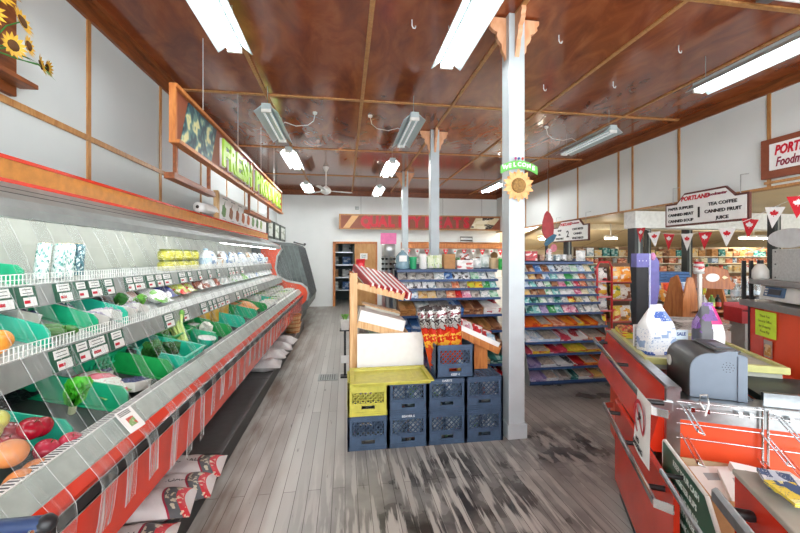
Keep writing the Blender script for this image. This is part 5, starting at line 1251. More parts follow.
# flag bunting
XF = 5.17
r = thing('bunting', 'bunting of red and white maple leaf flags strung below the right soffit', 'bunting', (XF, 4.8, 2.2))
FL = [(641, 228), (654, 232), (669, 234), (687, 234), (705, 232), (727, 228), (750, 219), (775, 207), (799, 196)]
pts = [(XF-.2, yat(px, XF-.2), zat(py, XF-.2, yat(px, XF-.2))) for px, py in FL]
pts = [(x, y, z) for x, y, z in pts]; pts.append((XF-.2, 2.9, 2.47))
MB().tube(pts, .004, 5).obj('string', PAPER, r, world=True)
for k, (x, y, z) in enumerate(pts[:-1]):
    fl = flagmesh(True).obj('flag', [FR, FW] if k % 2 == 0 else [FW, FR], r, Vector((x, y, z))-r.location, (R.uniform(-.1, .1), R.uniform(-.12, .12)+.1*(k > 4), -PI/2+R.uniform(-.1, .5)))
    fl['label'] = ('red flag with white maple leaf', 'white flag with red maple leaf')[k % 2]
# ice cream sign
X0, Yc = xat(548, 7.3), 7.3
r = thing('ice_cream_sign', 'cut-out hanging sign of a red treat over blue and pink shapes, beside aisle sign two', 'sign', (X0, Yc, 1.5))
def IP(n, pts, m, d=0): return MB().prism(pts, 'y', Yc-.01-d, Yc-d).obj(n, m, r, world=True)
zq = lambda py: zat(py, X0, Yc)
IP('red_shape', [(X0+dx, zq(py)) for dx, py in ((-.03, 211), (.04, 213), (.11, 219), (.13, 228), (.12, 234), (.05, 239), (.0, 240), (-.09, 237), (-.14, 231), (-.13, 222), (-.08, 214))], mat('ice_red', 'C2454A', .5, var=.2, scale=6))
IP('blue_shape', [(X0+dx, zq(py)) for dx, py in ((-.1, 244), (-.02, 238), (.12, 234), (.19, 235), (.12, 241), (.0, 245), (-.07, 246))], mat('ice_blue', '3F7390', .5, var=.2), .012)
b = MB()
IP('pink_shape', [(xat(553, Yc)+.075*math.cos(a*PI/8), zq(248)+.085*math.sin(a*PI/8)) for a in range(16)], mat('ice_pink', 'E58A9A', .5, var=.25, scale=20), .02)
IP('white_shape', [(xat(548, Yc)+.065*math.cos(a*PI/8), zq(252)+.075*math.sin(a*PI/8)) for a in range(16)], pack('EFE6E8', 'D86A80', 'C84A60'), .03)
MB().box(X0-.05, X0-.0, Yc, Yc+.03, 0, zq(232)).obj('post', BLACK, r, world=True); MB().tube([(X0, Yc+.01, zq(212)), (X0, Yc+.01, HC-.002)], .004, 4).obj('wire', GREYM, r, world=True)
# sunflower on first column
r = thing('sunflower_plaque', 'wooden sunflower plaque with a green welcome banner on the first white column', 'decoration', (1.50, 3.06, 2.225))
b = MB()
for k in range(20):
    Mk = Matrix.Rotation(k*2*PI/20, 4, 'Y'); L = .15 if k % 2 else .13
    MB().add([(.05, -.0, -.022), (.1, -.006, -.026), (L, -.0, 0), (.1, -.006, .026), (.05, 0, .022), (.09, .008, 0)], [(4, 3, 2, 1, 0), (0, 1, 5), (1, 2, 5), (2, 3, 5), (3, 4, 5)], 0, False, Mk).obj('petal', mat('peach_petal', 'E8B070', .5, var=.2, scale=25) if k % 2 else mat('orange_petal', 'DC9450', .5, var=.2, scale=25), r, (0, -.01-.004*(k % 2), 0))
MB().lathe([(.066, 0), (.066, .012), (.05, .022), (.001, .026)], 18, M=Matrix.Translation((0, -.01, 0)) @ Matrix.Rotation(PI/2, 4, 'X')).obj('centre', mat('tan_seed', '94703C', .8, var=.4, scale=60), r)
P = [(-.17+.34*i/8, .215-.05*((i-4)/4)**2) for i in range(9)]
MB().prism(P+[(x, z-.07) for x, z in P[::-1]], 'y', -.03, -.02).obj('banner', mat('banner_green', '5FB34A', .5), r)
for i, ch in enumerate('WELCOME'): x = -.13+.26*i/6; text(ch, .05, PAPER, r, (x, -.031, .18-.05*(x/.17)**2), (PI/2, 0, 0), 'letter', .001, .002)
for i, (x, c) in enumerate(((-.03, 'B03A7A'), (0, '3A5FA0'), (.035, 'C04A3A'))): MB().ball((x, -.02, .235), .012, 8).tube([(x, -.02, .19), (x, -.02, .235)], .003, 4).obj('bud', mat('bud'+c, c, .5), r)

#=================================================================== CHECKOUT (local frame: x across, y along the counter away from the camera)
TH = -math.atan2(.461, .887); OC = (1.59, 1.63)
CM = Matrix.Translation((OC[0], OC[1], 0)) @ Matrix.Rotation(TH, 4, 'Z')
def cw(w_, s, z=0): return CM @ Vector((w_, s, z))
ck = thing('checkout_counter', 'red checkout counter with chrome rails and conveyor, right foreground', 'counter', (OC[0], OC[1], 0), TH)
def K(n, b, m, bevel=0, parent=ck): return b.obj(n, m, parent, bevel=bevel)
K('lower_panel', MB().prism([(-.10, .1), (-.10, .632), (-.095, .64), (-.078, .64), (-.078, .1)], 'y', -.40, .66), RED)
K('upper_fascia', MB().prism([(-.075, .645), (-.06, .70), (0, .95), (.02, .95), (.02, .62), (-.06, .62)], 'y', .0, 1.47), RED)
K('kick_board', MB().box(-.076, -.05, -.38, .64, 0, .12).box(-.076, -.05, 0, .64, .12, .62), BLACK)
K('corner_post', MB().prism([(-.012, 0), (-.012, .95), (.0, .965), (.045, .965), (.045, 0)], 'y', -.03, .0), STEEL)
K('top_edge', MB().prism([(-.006, .945), (-.006, .962), (.05, .962), (.05, .945)], 'y', -.03, 1.47), STEEL)
def rail(z, w_, s0, s1, name='bumper_rail', parent=ck):
    b = MB().prism([(w_-.008, z-.018), (w_-.012, z-.012), (w_-.012, z+.012), (w_-.008, z+.018), (w_, z+.018), (w_, z-.018)], 'y', s0, s1)
    b.add([], [])
    for s in (s0, s1):
        d = -.03 if s == s0 else .03
        b.prism([(w_-.01, s), (w_+.05, s+d), (w_+.055, s+d*.8), (w_+.0, s)][::1], 'z', z-.018, z+.018)
    for s in (s0+.12, (s0+s1)/2, s1-.12): b.tube([(w_, s, z), (w_+.075, s, z)], .012, 8, 1)
    return K(name, b, [CHROME, BLACK], parent=parent)
rail(.885, -.105, -.17, 1.42); rail(.60, -.165, -.42, .63)
K('rail_bracket', MB().box(-.1, .012, -.045, -.028, .845, .895), STEEL, .003)
# body and end face
K('cabinet_body', MB().box(.02, 1.0, 0, 1.45, .1, .80), ORNG); K('kick_board', MB().box(.05, .97, .05, 1.4, 0, .1), BLACK)
K('steel_band', MB().box(.02, 1.0, -.006, .02, .80, .90), STEEL)
K('steel_deck', MB().box(.02, 1.0, 0, .16, .86, .885).box(.45, 1.0, .145, .17, .885, .925), STEEL)
K('scanner_bed', MB().box(.02, .45, .16, .5, .84, .86).box(.45, 1.05, .17, .54, .87, .905), mat('black_belt', '26302E', .45, var=.2))
# conveyor with lime rim
b = MB().box(.06, .72, .53, 1.45, .90, .957, 0)
b.box(.03, .74, .50, .535, .935, .975, 1); b.box(.03, .06, .535, 1.45, .935, .975, 1); b.box(.715, .74, .535, 1.45, .935, .975, 1); b.box(.03, .74, 1.45, 1.48, .935, .975, 1)
K('conveyor_tray', b, [mat('grey_belt', 'AEB0A4', .5, var=.1), mat('pale_lime_rim', 'C6C782', .35)], .003)
K('outlet', MB().box(.84, .9, .52, .53, .9, .95), GREYM, .003)
# wire racks on the end face
def wire_rack(w0, w1, label):
    t = thing('wire_rack', label, 'rack', cw((w0+w1)/2, -.012, .55), TH, 'wire racks on the counter end')
    def k(n, b): return b.obj(n, CHROME, t)
    h_ = (w1-w0)/2; b = MB()
    for x in (-h_, h_): b.tube([(x, -.012, 0), (x, -.012, .345)], .006, 6)
    for z in (.345, .31, .24, .17, .05): b.tube([(-h_, -.016, z), (h_, -.016, z)], .0035, 5)
    k('grid', b)
    for x, z in ((-h_+.02, .33), (-h_+.02, .19), (h_-.01, .24), (h_-.02, .12)):
        k('hook', MB().tube([(x, -.016, z), (x, -.2, z-.05), (x, -.205, z-.035)], .0038, 6).tube([(x+.025, -.016, z-.01), (x+.025, -.2, z-.06), (x+.0, -.2, z-.05)], .0038, 6))
    for x in (-h_*.6, -h_*.25, h_*.5, h_*.75): k('clip', MB().box(x-.008, x+.008, -.02, -.008, .3, .322))
wire_rack(.03, .365, 'chrome wire rack on the counter end, left one by the corner post'); wire_rack(.385, .8, 'chrome wire rack on the counter end, right one at the picture edge')
tag(MB().tube([(0, 0, 0), (-.018, 0, .03), (-.015, 0, .065), (.012, 0, .07), (.018, 0, .03), (.004, 0, -.03)], .004, 6).obj('cord_loop', PAPER, loc=cw(.13, -.06, .88), rot=(0, 0, TH)), 'white cord loop hanging on the left wire rack', 'cord')
# grey terminal
t = thing('receipt_terminal', 'grey rounded terminal standing on the counter behind the wire rack', 'terminal', cw(.255, .1, .885), TH)
prof = [(-.13, 0), (-.13, .14)] + [(-.13+.09*(1-math.cos(a*PI/12)), .14+.09*math.sin(a*PI/12)) for a in range(1, 7)] + [(.075, .232), (.105, .225), (.105, 0)]
MB().prism(prof, 'y', .0, .32, smooth=True).obj('housing', mat('dark_grey_case', '4C504F', .35), t)
MB().prism([(x*.985, z*.985+.003) for x, z in prof], 'y', -.008, .001).obj('side_panel', mat('blue_grey_panel', '717E8C', .4, var=.04), t, bevel=.003)
MB().box(-.01, .10, .03, .3, .232, .244).obj('top_plate', mat('dark_grey_case2', '454948', .4), t, bevel=.006); MB().box(.02, .08, .08, .2, .244, .247).obj('grip', mat('blue_grey_panel', 'A9B7C4'), t)
MB().box(.066, .106, -.014, -.006, 0, .224).obj('end_strip', mat('blue_grey_panel', 'A9B7C4'), t, bevel=.003)
MB().prism([(-.1, .2), (.03, .245), (.07, .245), (.07, .215), (-.04, .215)], 'y', -.007, .03).obj('shoulder', mat('blue_grey_panel', 'A9B7C4'), t)
b = MB()
for ring, n in ((0, 1), (.012, 6), (.024, 10)):
    for k in range(n): a = 2*PI*k/n; b.lathe([(.0022, -.0005), (.0022, .0005)], 6, 0, Matrix.Translation((.03+ring*math.cos(a), -.0085, .165+ring*math.sin(a))) @ Matrix.Rotation(PI/2, 4, 'X'))
b.obj('speaker_holes', INK, t)
MB().lathe([(.03, 0), (.03, .006)], 12, M=Matrix.Translation((-.133, .26, .12)) @ Matrix.Rotation(-PI/2, 4, 'Y')).obj('round_port', OFFW, t)
MB().prism([(-.13, 0), (.105, 0), (.15, -.0), (.11, .04)], 'y', .03, .25).obj('foot', BLACK, t)
# sign with red circle on the rail
t = thing('prohibition_sign', 'white sheet with red crossed circle taped to the upper counter rail', 'sign', cw(-.128, -.11, .65), TH)
MB().sheet(lambda u, v: (-.02*(1-v)-.006*math.sin(PI*u), (.5-u)*.215-.035*(1-v)*(1-u*.4)*-1*0-.05*(1-v)*u, .285*v), 6, 6).obj('sheet', PAPER, t)
RM = Matrix.Translation((-.018, .012, .165)) @ Matrix.Rotation(-PI/2, 4, 'Z') @ Matrix.Rotation(PI/2, 4, 'X')
b = MB(); n = 28
for ro, ri in ((.09, .07),):
    vs = [(r_*math.cos(2*PI*k/n), r_*math.sin(2*PI*k/n), 0) for r_ in (ro, ri) for k in range(n)]
    b.add(vs, [(k, (k+1) % n, n+(k+1) % n, n+k) for k in range(n)], 0, False, RM)
b.add([(-.058, .045, 0), (-.045, .058, 0), (.058, -.045, 0), (.045, -.058, 0)], [(0, 1, 2, 3)], 0, False, RM); b.obj('red_circle', SIGNRED, t)
b = MB().box(-.03, .03, -.006, .006, -.0005, 0, 0, RM @ Matrix.Rotation(.5, 4, 'Z')).box(-.01, .012, .004, .03, -.0005, 0, 0, RM); b.obj('symbol', INK, t)
text('NO\nSMOKING', .036, INK, t, (-.026, .008, .045), (PI/2, 0, -PI/2), 'lettering', .0005, .001)
# green board and carton behind it
t = thing('green_board', 'dark green sign board with white edge leaning between the counters', 'board', cw(-.055, -.35, .0), TH)
G = [(.215, 0), (.215, .735), (.20, .745), (-.225, .745), (-.31, .672), (-.31, 0)]
MB().prism([(y, z) for y, z in G], 'x', -.004, .008).obj('panel', DKGRN, t); 
b = MB(); 
for i in range(5): (y0, z0), (y1, z1) = G[i], G[i+1]; b.tube([(.002, y0, z0), (.002, y1, z1)], .008, 6)
b.obj('edge', OFFW, t)
for i, s_ in enumerate(('KEEP YOUR CASH', 'REGISTER SLIPS', 'FOR THE DRAW', 'EVERY WEEK', 'THANK YOU')):
    text(s_, .034, mat('chalk_white', 'DCE6E0', .7), t, (-.0055, -.05, .705-.05*i), (PI/2, 0, -PI/2), 'lettering', .0005, .0005, .95)
t = thing('cardboard_box', 'open tall cardboard carton holding papers beside the wire racks', 'box', cw(.215, -.21, 0), TH)
b = MB(); w2, d2, h2 = .18, .165, .635
for a in ((-w2, w2, -d2, -d2+.006), (-w2, w2, d2-.006, d2), (-w2, -w2+.006, -d2, d2), (w2-.006, w2, -d2, d2)): b.box(*a, 0, h2)
b.box(-w2, w2, -d2, d2, 0, .008).obj('carton', CARD, t)
b = MB(); 
for a in ((-w2+.006, w2-.006, d2-.008, d2-.0065), (w2-.0085, w2-.0065, -d2, d2)): b.box(*a, .3, h2)
b.obj('inside', CARDL, t)
b = MB(); M = Matrix.Translation((-w2-.001, .03, .50)) @ Matrix.Rotation(-PI/2, 4, 'Z') @ Matrix.Rotation(PI/2, 4, 'X')
for k in range(3): b.box(-.03, .05, -.04+.03*k, -.032+.03*k, -.0005, .0005, 0, M)
b.box(-.035, .055, -.05, -.047, -.0005, .0005, 0, M); b.box(-.035, .055, .05, .053, -.0005, .0005, 0, M)
b.obj('printed_mark', mat('brown_ink', '5A3A20', .8), t)
for i, (w_, s, z, rz, lb) in enumerate(((.17, -.17, .60, .1, 'white paper stack with faint print standing in the carton, left'), (.25, -.22, .61, -.1, 'white paper stack in the carton middle'), (.32, -.17, .625, .05, 'white folded paper at the right of the carton'))):
    tag(MB().box(-.10, .09, -.11, .1, -.12, 0).box(-.06, .02, .02, .06, 0, .0008, 1).obj('paper_stack', [PAPER, mat('pale_grey_ink', 'A5ADB0', .7)], loc=cw(w_, s, z), rot=(.25, .12*(i-1), TH+rz)), lb, 'paper')
# next counter section at the lower right
c2_ = thing('checkout_counter', 'red counter section with chrome rail cut off at the lower right corner', 'counter', cw(0, -1.4, 0), TH)
def K2(n, b, m, bevel=0):
    b.v = [(x, y+1.4, z) for x, y, z in b.v]; return b.obj(n, m, c2_, bevel=bevel)
K2('panel', MB().box(-.07, -.045, -2.0, -.80, .1, .945), RED); K2('kick_board', MB().box(-.05, .4, -2, -.82, 0, .1), BLACK); K2('end_panel', MB().box(-.045, .55, -.82, -.80, .1, .90), DRED)
K2('top_edge', MB().box(-.075, .0, -2.0, -.795, .945, .962), mat('beige_grey_top', 'A6A398', .5), .004); K2('counter_top', MB().box(0, .55, -2.0, -.80, .88, .90), mat('beige_grey_top', 'A6A398'))
K2('bumper_rail', MB().prism([(-.125, .862), (-.135, .87), (-.135, .90), (-.125, .908), (-.12, .908), (-.12, .862)], 'y', -1.95, -.82), STEEL)
K2('bumper_rail', MB().prism([(-.128, .689), (-.134, .693), (-.134, .707), (-.128, .711), (-.124, .711), (-.124, .689)], 'y', -1.6, -.35), STEEL); K2('rail_knob', MB().tube([(-.125, -.38, .70), (-.06, -.38, .70)], .009, 8), BLACK)
K2('rail_knob', MB().lathe([(.012, 0), (.015, .008), (.015, .045), (.011, .052)], 14, M=Matrix.Translation((-.068, -.9, .885)) @ Matrix.Rotation(-PI/2, 4, 'Y')), BLACK)
for i, (w_, s, z, rz, c, lb) in enumerate(((.035, -.84, .963, .1, ('F2F2F0', 'E8EAEA', 'D8DADA'), 'white booklet at the far edge of the lower right counter'), (.0, -.87, .974, -.2, ('2A4A7A', 'C9D4E4', 'E8EEF4'), 'blue printed booklet on the lower right counter'), (-.01, -.95, .985, .15, ('EAD23A', 'F4ECA0', '2A4A7A'), 'yellow printed booklet on the lower right counter'))):
    put(cached(('booklet', i), lambda: MB().box(-.035, .035, -.05, .05, 0, .01).mesh('booklet', [pack(*c)])), 'booklet', lb, 'booklet', cw(w_, s, z), (0, 0, TH+rz))
# goods on the conveyor
def sack(name, label, w_, s, z, wd, h, t_, c, rz=0, top=None, seed=1, tilt=0):
    r = thing(name, label, 'bag', cw(w_, s, z), TH+rz)
    q = random.Random(seed); ph = [q.uniform(0, 6) for _ in range(3)]
    b = MB(); N, V = 20, 14
    def g(u, v):
        a = 2*PI*u; k = 1-.0*v
        ex = .42
        ca, sa = math.cos(a), math.sin(a)
        tp = 1-.5*max(0, v-.66)/.34; td = 1-.95*max(0, v-.5)/.5
        f = 1+.05*math.sin(3*a+ph[0])*math.sin(9*v+ph[1])
        return (wd/2*math.copysign(abs(ca)**ex, ca)*tp*f+tilt*v*v, t_/2*math.copysign(abs(sa)**ex, sa)*td*f, h*v)
    b.sheet(g, N, V); b.lathe([(.001, .0), (wd*.3, 0)], 8)
    for i, f in enumerate(b.f):
        zc = sum(b.v[j][2] for j in f)/len(f); xc_ = sum(b.v[j][0] for j in f)/len(f)
        if top: b.mi[i] = top(xc_/wd, zc/h)
    b.obj('bag_body', c, r)
    MB().sheet(lambda u, v: ((u-.5)*wd*.42+tilt*(1+.3*v), .004*math.sin(u*12), h*(.985+.09*v)), 6, 2).obj('folded_top', c[0], r)
    return r
WB = pack('EEF1F4', 'DDE4EC', '8FA8CC', .35, 4); BB = pack('3F63B0', '6F8CC8', 'E4E8F0'); PB = mat('white_sack', 'EDEFF0', .4, var=.05)
sack('flour_bag', 'large white and blue flour bag standing on the conveyor', .16, .74, .957, .22, .30, .14, [PB, BB, WB], .5, lambda x, z: 1 if z < .1 or (.72 < z < .9 and x > -.12) else 2 if z < .55 else 0, 3)
sack('chip_bag', 'purple and white bag with pink corner on the conveyor behind the terminal', .46, .78, .957, .16, .32, .11, [pack('6B3F8C', '9A7ABA', '4A4A50'), PB, mat('pink_corner', 'DE2A7A', .4), mat('dark_purple_print', '4E4A54', .5, var=.5, scale=40)], .25, lambda x, z: (2 if z > .62 else 1) if x > .14 else 3 if z < .3 and x < -.2 else 0, 5)
for i, (w_, s, wd, h, rz, lb) in enumerate(((.10, .84, .13, .17, .5, 'white price card with print left of the flour bag'), (.32, .80, .10, .15, .4, 'pale blue printed card right of the flour bag'))):
    t = thing('price_card', lb, 'card', cw(w_, s, .957), TH+rz)
    MB().box(-wd/2, wd/2, -.003, .003, 0, h).obj('card', PAPER if i == 0 else mat('pale_blue_card', 'CFDFE8', .6), t)
    text('FREE' if i == 0 else 'SALE', .03, mat('blue_ink', '2A4A8A', .6), t, (0, -.004, h*.82), (PI/2, 0, 0), 'lettering', .0005, .001)
    b = MB()
    for k in range(4): b.box(-wd*.38, wd*.38, -.0036, -.003, h*(.15+.13*k), h*(.19+.13*k))
    b.obj('print', mat('grey_ink', '6C7472'), t)
tb = thing('candy_tub', 'shallow tub of brown and red candy at the far end of the conveyor', 'tub', cw(.13, 1.28, .957), TH)
MB().box(-.08, .08, -.13, .13, 0, .05).obj('tub', pack('E4D23A', '5FA83A', 'C8402A'), tb); b = MB(); q = random.Random(8)
for k in range(40): b.ball((q.uniform(-.07, .07), q.uniform(-.12, .12), .055), .018, 6, k % 3)
o = b.obj('candies', [mat('candy_brown', '8A4A2A', .4), mat('candy_red', 'C03A2A', .4), mat('candy_tan', 'C89A5A', .4)], tb); o['kind'] = 'stuff'

#=================================================================== CASHIER CABINET
def cab(w_, s, z=0): return cw(w_, s, z)
ft = Vector((3.31, 2.6, 0)); R3 = -.42
cb = thing('cashier_cabinet', 'orange cashier cabinet with grey top right of the conveyor', 'cabinet', (ft.x, ft.y, 0), R3)
MB().box(0, .7, -1.3, 0, 0, 1.20).obj('body', ORNG, cb); MB().box(-.004, .0, -.17, -.004, .3, 1.19).obj('front_strip', RED, cb)
MB().box(-.05, .75, -1.35, .05, 1.20, 1.25).obj('top', mat('grey_counter_top', '7C7E7C', .45), cb, bevel=.006); MB().box(-.008, .0, -.012, .012, .0, 1.2).obj('edge_post', BLACK, cb)
CBM = Matrix.Translation((ft.x, ft.y, 0)) @ Matrix.Rotation(R3, 4, 'Z')
def cp_(x, y, z): return CBM @ Vector((x, y, z))
t = thing('paper_notice', 'lime green paper notice with handwriting taped on the orange cabinet', 'notice', cp_(-.006, -.205, 1.08), R3)
MB().sheet(lambda u, v: (-.003-.004*math.sin(PI*u), (.5-u)*.24, (v-.5)*.2+.0), 4, 4).obj('paper', mat('lime_paper', 'C6E63A', .6, emit=.08), t)
for i, s_ in enumerate(('Thank You', 'General Office', 'for shopping', 'Please Pay')): text(s_, .026, mat('green_ink', '3A5A1A', .7), t, (-.0085, 0, .06-.04*i), (PI/2, 0, -PI/2), 'handwriting', .0003, 0)
t = thing('card_holder', 'small metal framed card holder below the lime notice', 'holder', cp_(-.006, -.235, .83), R3)
MB().box(-.006, 0, -.045, .045, 0, .13).obj('frame', STEEL, t); MB().box(-.008, -.006, -.034, .034, .012, .1).obj('card', pack('C8963A', '6A5030', 'E4CFA0'), t)
t = thing('price_scale', 'white price scale with blue display and grey platter on the cabinet top', 'scale', cp_(.15, -.30, 1.25), R3)
MB().prism([(-.16, .02), (-.14, .13), (.22, .13), (.22, .02)], 'y', -.55, .17).obj('scale_body', OFFW, t, bevel=.008); MB().box(-.19, .25, -.58, .24, .135, .175).obj('platter', mat('platter_grey', '8B8C89', .4), t, bevel=.006)
MB().prism([(-.166, .05), (-.15, .122), (-.14, .122), (-.14, .05)], 'y', -.10, .11).obj('display_frame', mat('display_blue', '3F6488', .4), t); MB().prism([(-.169, .068), (-.16, .106), (-.15, .106), (-.15, .068)], 'y', -.07, .05).obj('screen', BLACK, t)
b = MB()
for k in range(3): b.box(-.166, -.15, .07, .09, .06+.02*k, .07+.02*k)
b.obj('buttons', PAPER, t); 
for y in (-.5, .1): MB().lathe([(.02, 0), (.02, .022)], 8, c=(.0, y, 0)).obj('foot', BLACK, t)
t = thing('metal_box', 'grey metal box with rivets standing on the scale platter at the right edge', 'box', cp_(.17, -.36, 1.425), R3)
MB().box(-.13, .15, -.4, .17, 0, .235).obj('box_body', mat('speckled_grey', 'BDC0BE', .5, var=.12, scale=60), t, bevel=.005)
b = MB(); 
for z in (.02, .12, .215): b.ball((-.131, .13, z), .006, 6)
b.obj('rivets', DGREY, t)
t = thing('oval_plaque', 'white oval plaque above the grey metal box at the right picture edge', 'plaque', cp_(.0, -.42, 1.66), R3)
MB().prism([(.21*math.cos(a*PI/12), .075+.07*math.sin(a*PI/12)) for a in range(24)], 'x', 0, .02).obj('oval', mat('oval_white', 'D9E0E2', .5), t)
t = thing('white_jug', 'small white jug with black cap on the scale platter', 'jug', cp_(-.0, -.13, 1.425), R3)
MB().lathe([(.04, 0), (.052, .01), (.05, .07), (.03, .11), (.016, .125)], 12).obj('jug_body', OFFW, t); MB().lathe([(.02, .12), (.02, .15)], 10).obj('cap', BLACK, t)
t = tag(MB().tube([(0, 0, 0), (-.09, .0, .005), (-.11, 0, .018), (-.1, 0, .03), (0, 0, .06), (.02, 0, .08)], .004, 6).obj('wire_hanger', OFFW, loc=cp_(.02, -.1, 1.60), rot=(0, 0, R3)), 'bent white wire hanger near the dark post above the scale', 'hanger')
for i, x in enumerate((0, .05)): tag(MB().box(-.011, .011, -.011, .011, 0, .32).obj('black_pole', BLACK, loc=cp_(-.03+x, .02, 1.25), rot=(0, 0, R3)), f'black square pole at the corner of the orange cabinet, {("left", "right")[i]} one', 'pole', 'black poles')

#=================================================================== THINGS BEHIND THE CHECKOUT
t = thing('candy_tower', 'tall narrow black and purple display tower behind the conveyor', 'display', (2.96, 3.35, 0), -.2); t.scale = (.74, .8, .985)
PUR = mat('purple_print', '7876BC', .4, var=.1)
MB().box(-.08, .075, -.05, .06, 0, 1.52).obj('front_panel', mat('slate_black', '2B2E33', .5), t); MB().box(-.085, .08, -.06, .065, 1.52, 1.66).obj('header', PUR, t)
MB().box(.076, .1, -.06, .07, .9, 1.66).obj('side_edge', pack('BFC8EE', '6A68C8', 'EFF0FA'), t)
MB().prism([(.1, 1.05), (.14, 1.0), (.2, 1.1), (.24, 1.3), (.235, 1.58), (.2, 1.62), (.14, 1.66), (.1, 1.6)], 'y', -.02, .0).obj('fin', PUR, t); b = MB()
for k in range(3): b.ball((-.05+.045*k, -.061, 1.585), .006, 6)
b.obj('dots', PAPER, t); MB().ball((.15, -.03, 1.63), .035, 8, 0, (1, .4, 1.2)).obj('flower', mat('pink_flower', 'D08AB8', .5, var=.3, scale=30), t)
t = thing('wire_display', 'red tube display rack holding bags right of the navy rack', 'rack', (3.68, 4.82, 0))
RT = mat('red_tube', 'C81E22', .3, coat=.4)
MB().tube([(-.13, -.02, 0), (-.13, -.02, 1.46), (-.09, -.02, 1.53), (.06, -.02, 1.53), (.10, -.02, 1.46), (.10, -.02, 0)], .017, 8).obj('frame', RT, t)
for x in (-.12, .09): MB().tube([(x, .22, 0), (x, .22, 1.3)], .01, 6).obj('rear_leg', RT, t)
for z in (.55, .82, 1.02, 1.24): 
    b = MB().box(-.12, .09, -.03, .23, z, z+.008); b.box(-.12, .09, -.035, -.03, z, z+.022); b.obj('shelf', RT, t)
for i, (z, c, k) in enumerate(((1.255, ('E9E6E2', 'C8202C', '2A2A2C'), 'white, red and black'), (1.035, ('F0F0EC', 'E2B83A', 'C8324A'), 'white and yellow'), (.835, ('E8EAEA', 'C9D0D2', '4A7FA8'), 'white'), (.565, ('C8402A', 'EAD23A', '7A3A20'), 'red'))):
    put(m_bag(.2, .19, .1, pack(*c), seed=160+i), 'snack_bag', f'{k} bag in the red tube rack, {nth(i)} shelf from the top', 'bag', (3.665, 4.86, z), (-.15, 0, 0), 'bags in the red rack')
t = thing('store_shelf', 'dark shelf with orange chip bags between the red rack and the purple tower', 'shelf', (4.28, 5.2, 0))
MB().box(-.28, .28, .18, .2, 0, 1.5).obj('back_panel', mat('brown_back', '6A4A34', .6), t)
for z in (.3, .62, .95, 1.22): MB().box(-.28, .28, -.16, .18, z-.015, z).obj('shelf', mat('dark_red_shelf', 'A8342A', .4), t)
for zi, z in enumerate((.62, .95, 1.22)):
    for k in range(2):
        c, wd = [[('E4C23A', 'D8432C', 'F0E4C0'), ('F0EDE4', 'E0A23A', '8A6A40'), ('EAD24A', 'F4F0E0', 'B04A2A')], [('E9D43A', 'F4F2EA', '5A8A3A'), ('EDEAE0', 'C8883A', '9A6A4A'), ('F0C83A', 'E86A2A', 'F4EFE0')], [('F09A2E', 'F6C05A', 'E4E0D8'), ('F2A23A', 'EDE8DC', 'E07A22'), ('EE8E2A', 'F4B84A', 'C85A1E')]][zi][k], ('yellow', 'yellow and white', 'orange')[zi]
        put(m_bag(.18, .22, .1, pack(*c), seed=170+k), 'chip_bag', f'{wd} chip bag on the dark shelf behind the red rack, {("lower", "middle", "upper")[zi]} row, {("left", "right")[k]}', 'bag', (4.11+.175*k, 5.13, z), (-.1, 0, 0), 'chip bags on the dark shelf')
# low shelf with bags and blue stack
t = thing('side_table', 'low white shelf behind the conveyor carrying bags and boxes', 'shelf', (4.58, 4.5, 0))
MB().box(-.38, .35, -.15, .2, .98, 1.0).box(-.38, .35, -.15, .2, .5, .52).box(-.38, -.36, -.15, .2, 0, 1.0).box(.33, .35, -.15, .2, 0, 1.0).obj('shelf_body', OFFW, t)
for i, (x, y, z, w_, h_, c, lb) in enumerate(((4.37, 4.45, 1.0, .21, .24, ('E8552E', 'F09A4A', 'C8321E'), 'orange red chip bag behind the flour bag'), (4.62, 4.48, 1.0, .24, .24, ('9AB4DC', 'E4ECF4', '5A7ABA'), 'pale blue and white bag behind the flour bag'), (4.26, 4.4, .80, .12, .16, ('E8A23A', 'D8D0B0', 'B0642A'), 'orange small bag below the orange red chip bag'))):
    put(m_bag(w_, h_, .1, pack(*c), seed=180+i), 'chip_bag', lb, 'bag', (x, y, z if i < 2 else 1.0), (-.1, 0, 0) if i < 2 else (-.3, 0, .2))
put(m_carton(.11, .09, .2, mat('dark_print', '34343A', .5, var=.5, scale=40)), 'dark_box', 'dark speckled box right of the pale blue bag', 'box', (4.85, 4.5, 1.0))
t = thing('crate_bench', 'plain bench under the stack of folded blue bags', 'bench', (5.0, 5.05, 0))
MB().box(-.45, .3, -.15, .2, 1.14, 1.17).box(-.45, -.4, -.15, .2, 0, 1.14).box(.25, .3, -.15, .2, 0, 1.14).obj('bench_body', OFFW, t)
BLU = mat('folded_blue', '45699A', .7, var=.25, scale=20)
for k in range(5):
    tag(MB().box(-.36, .2, -.13, .15, 0, .038).obj('folded_bag', BLU, loc=(5.0+.01*(k % 2), 5.05, 1.171+.041*k), rot=(0, 0, .02*(k-2)), bevel=.012), f'folded blue bag in the stack behind the conveyor, {nth(k)} from the bottom', 'bag', 'folded blue bags')
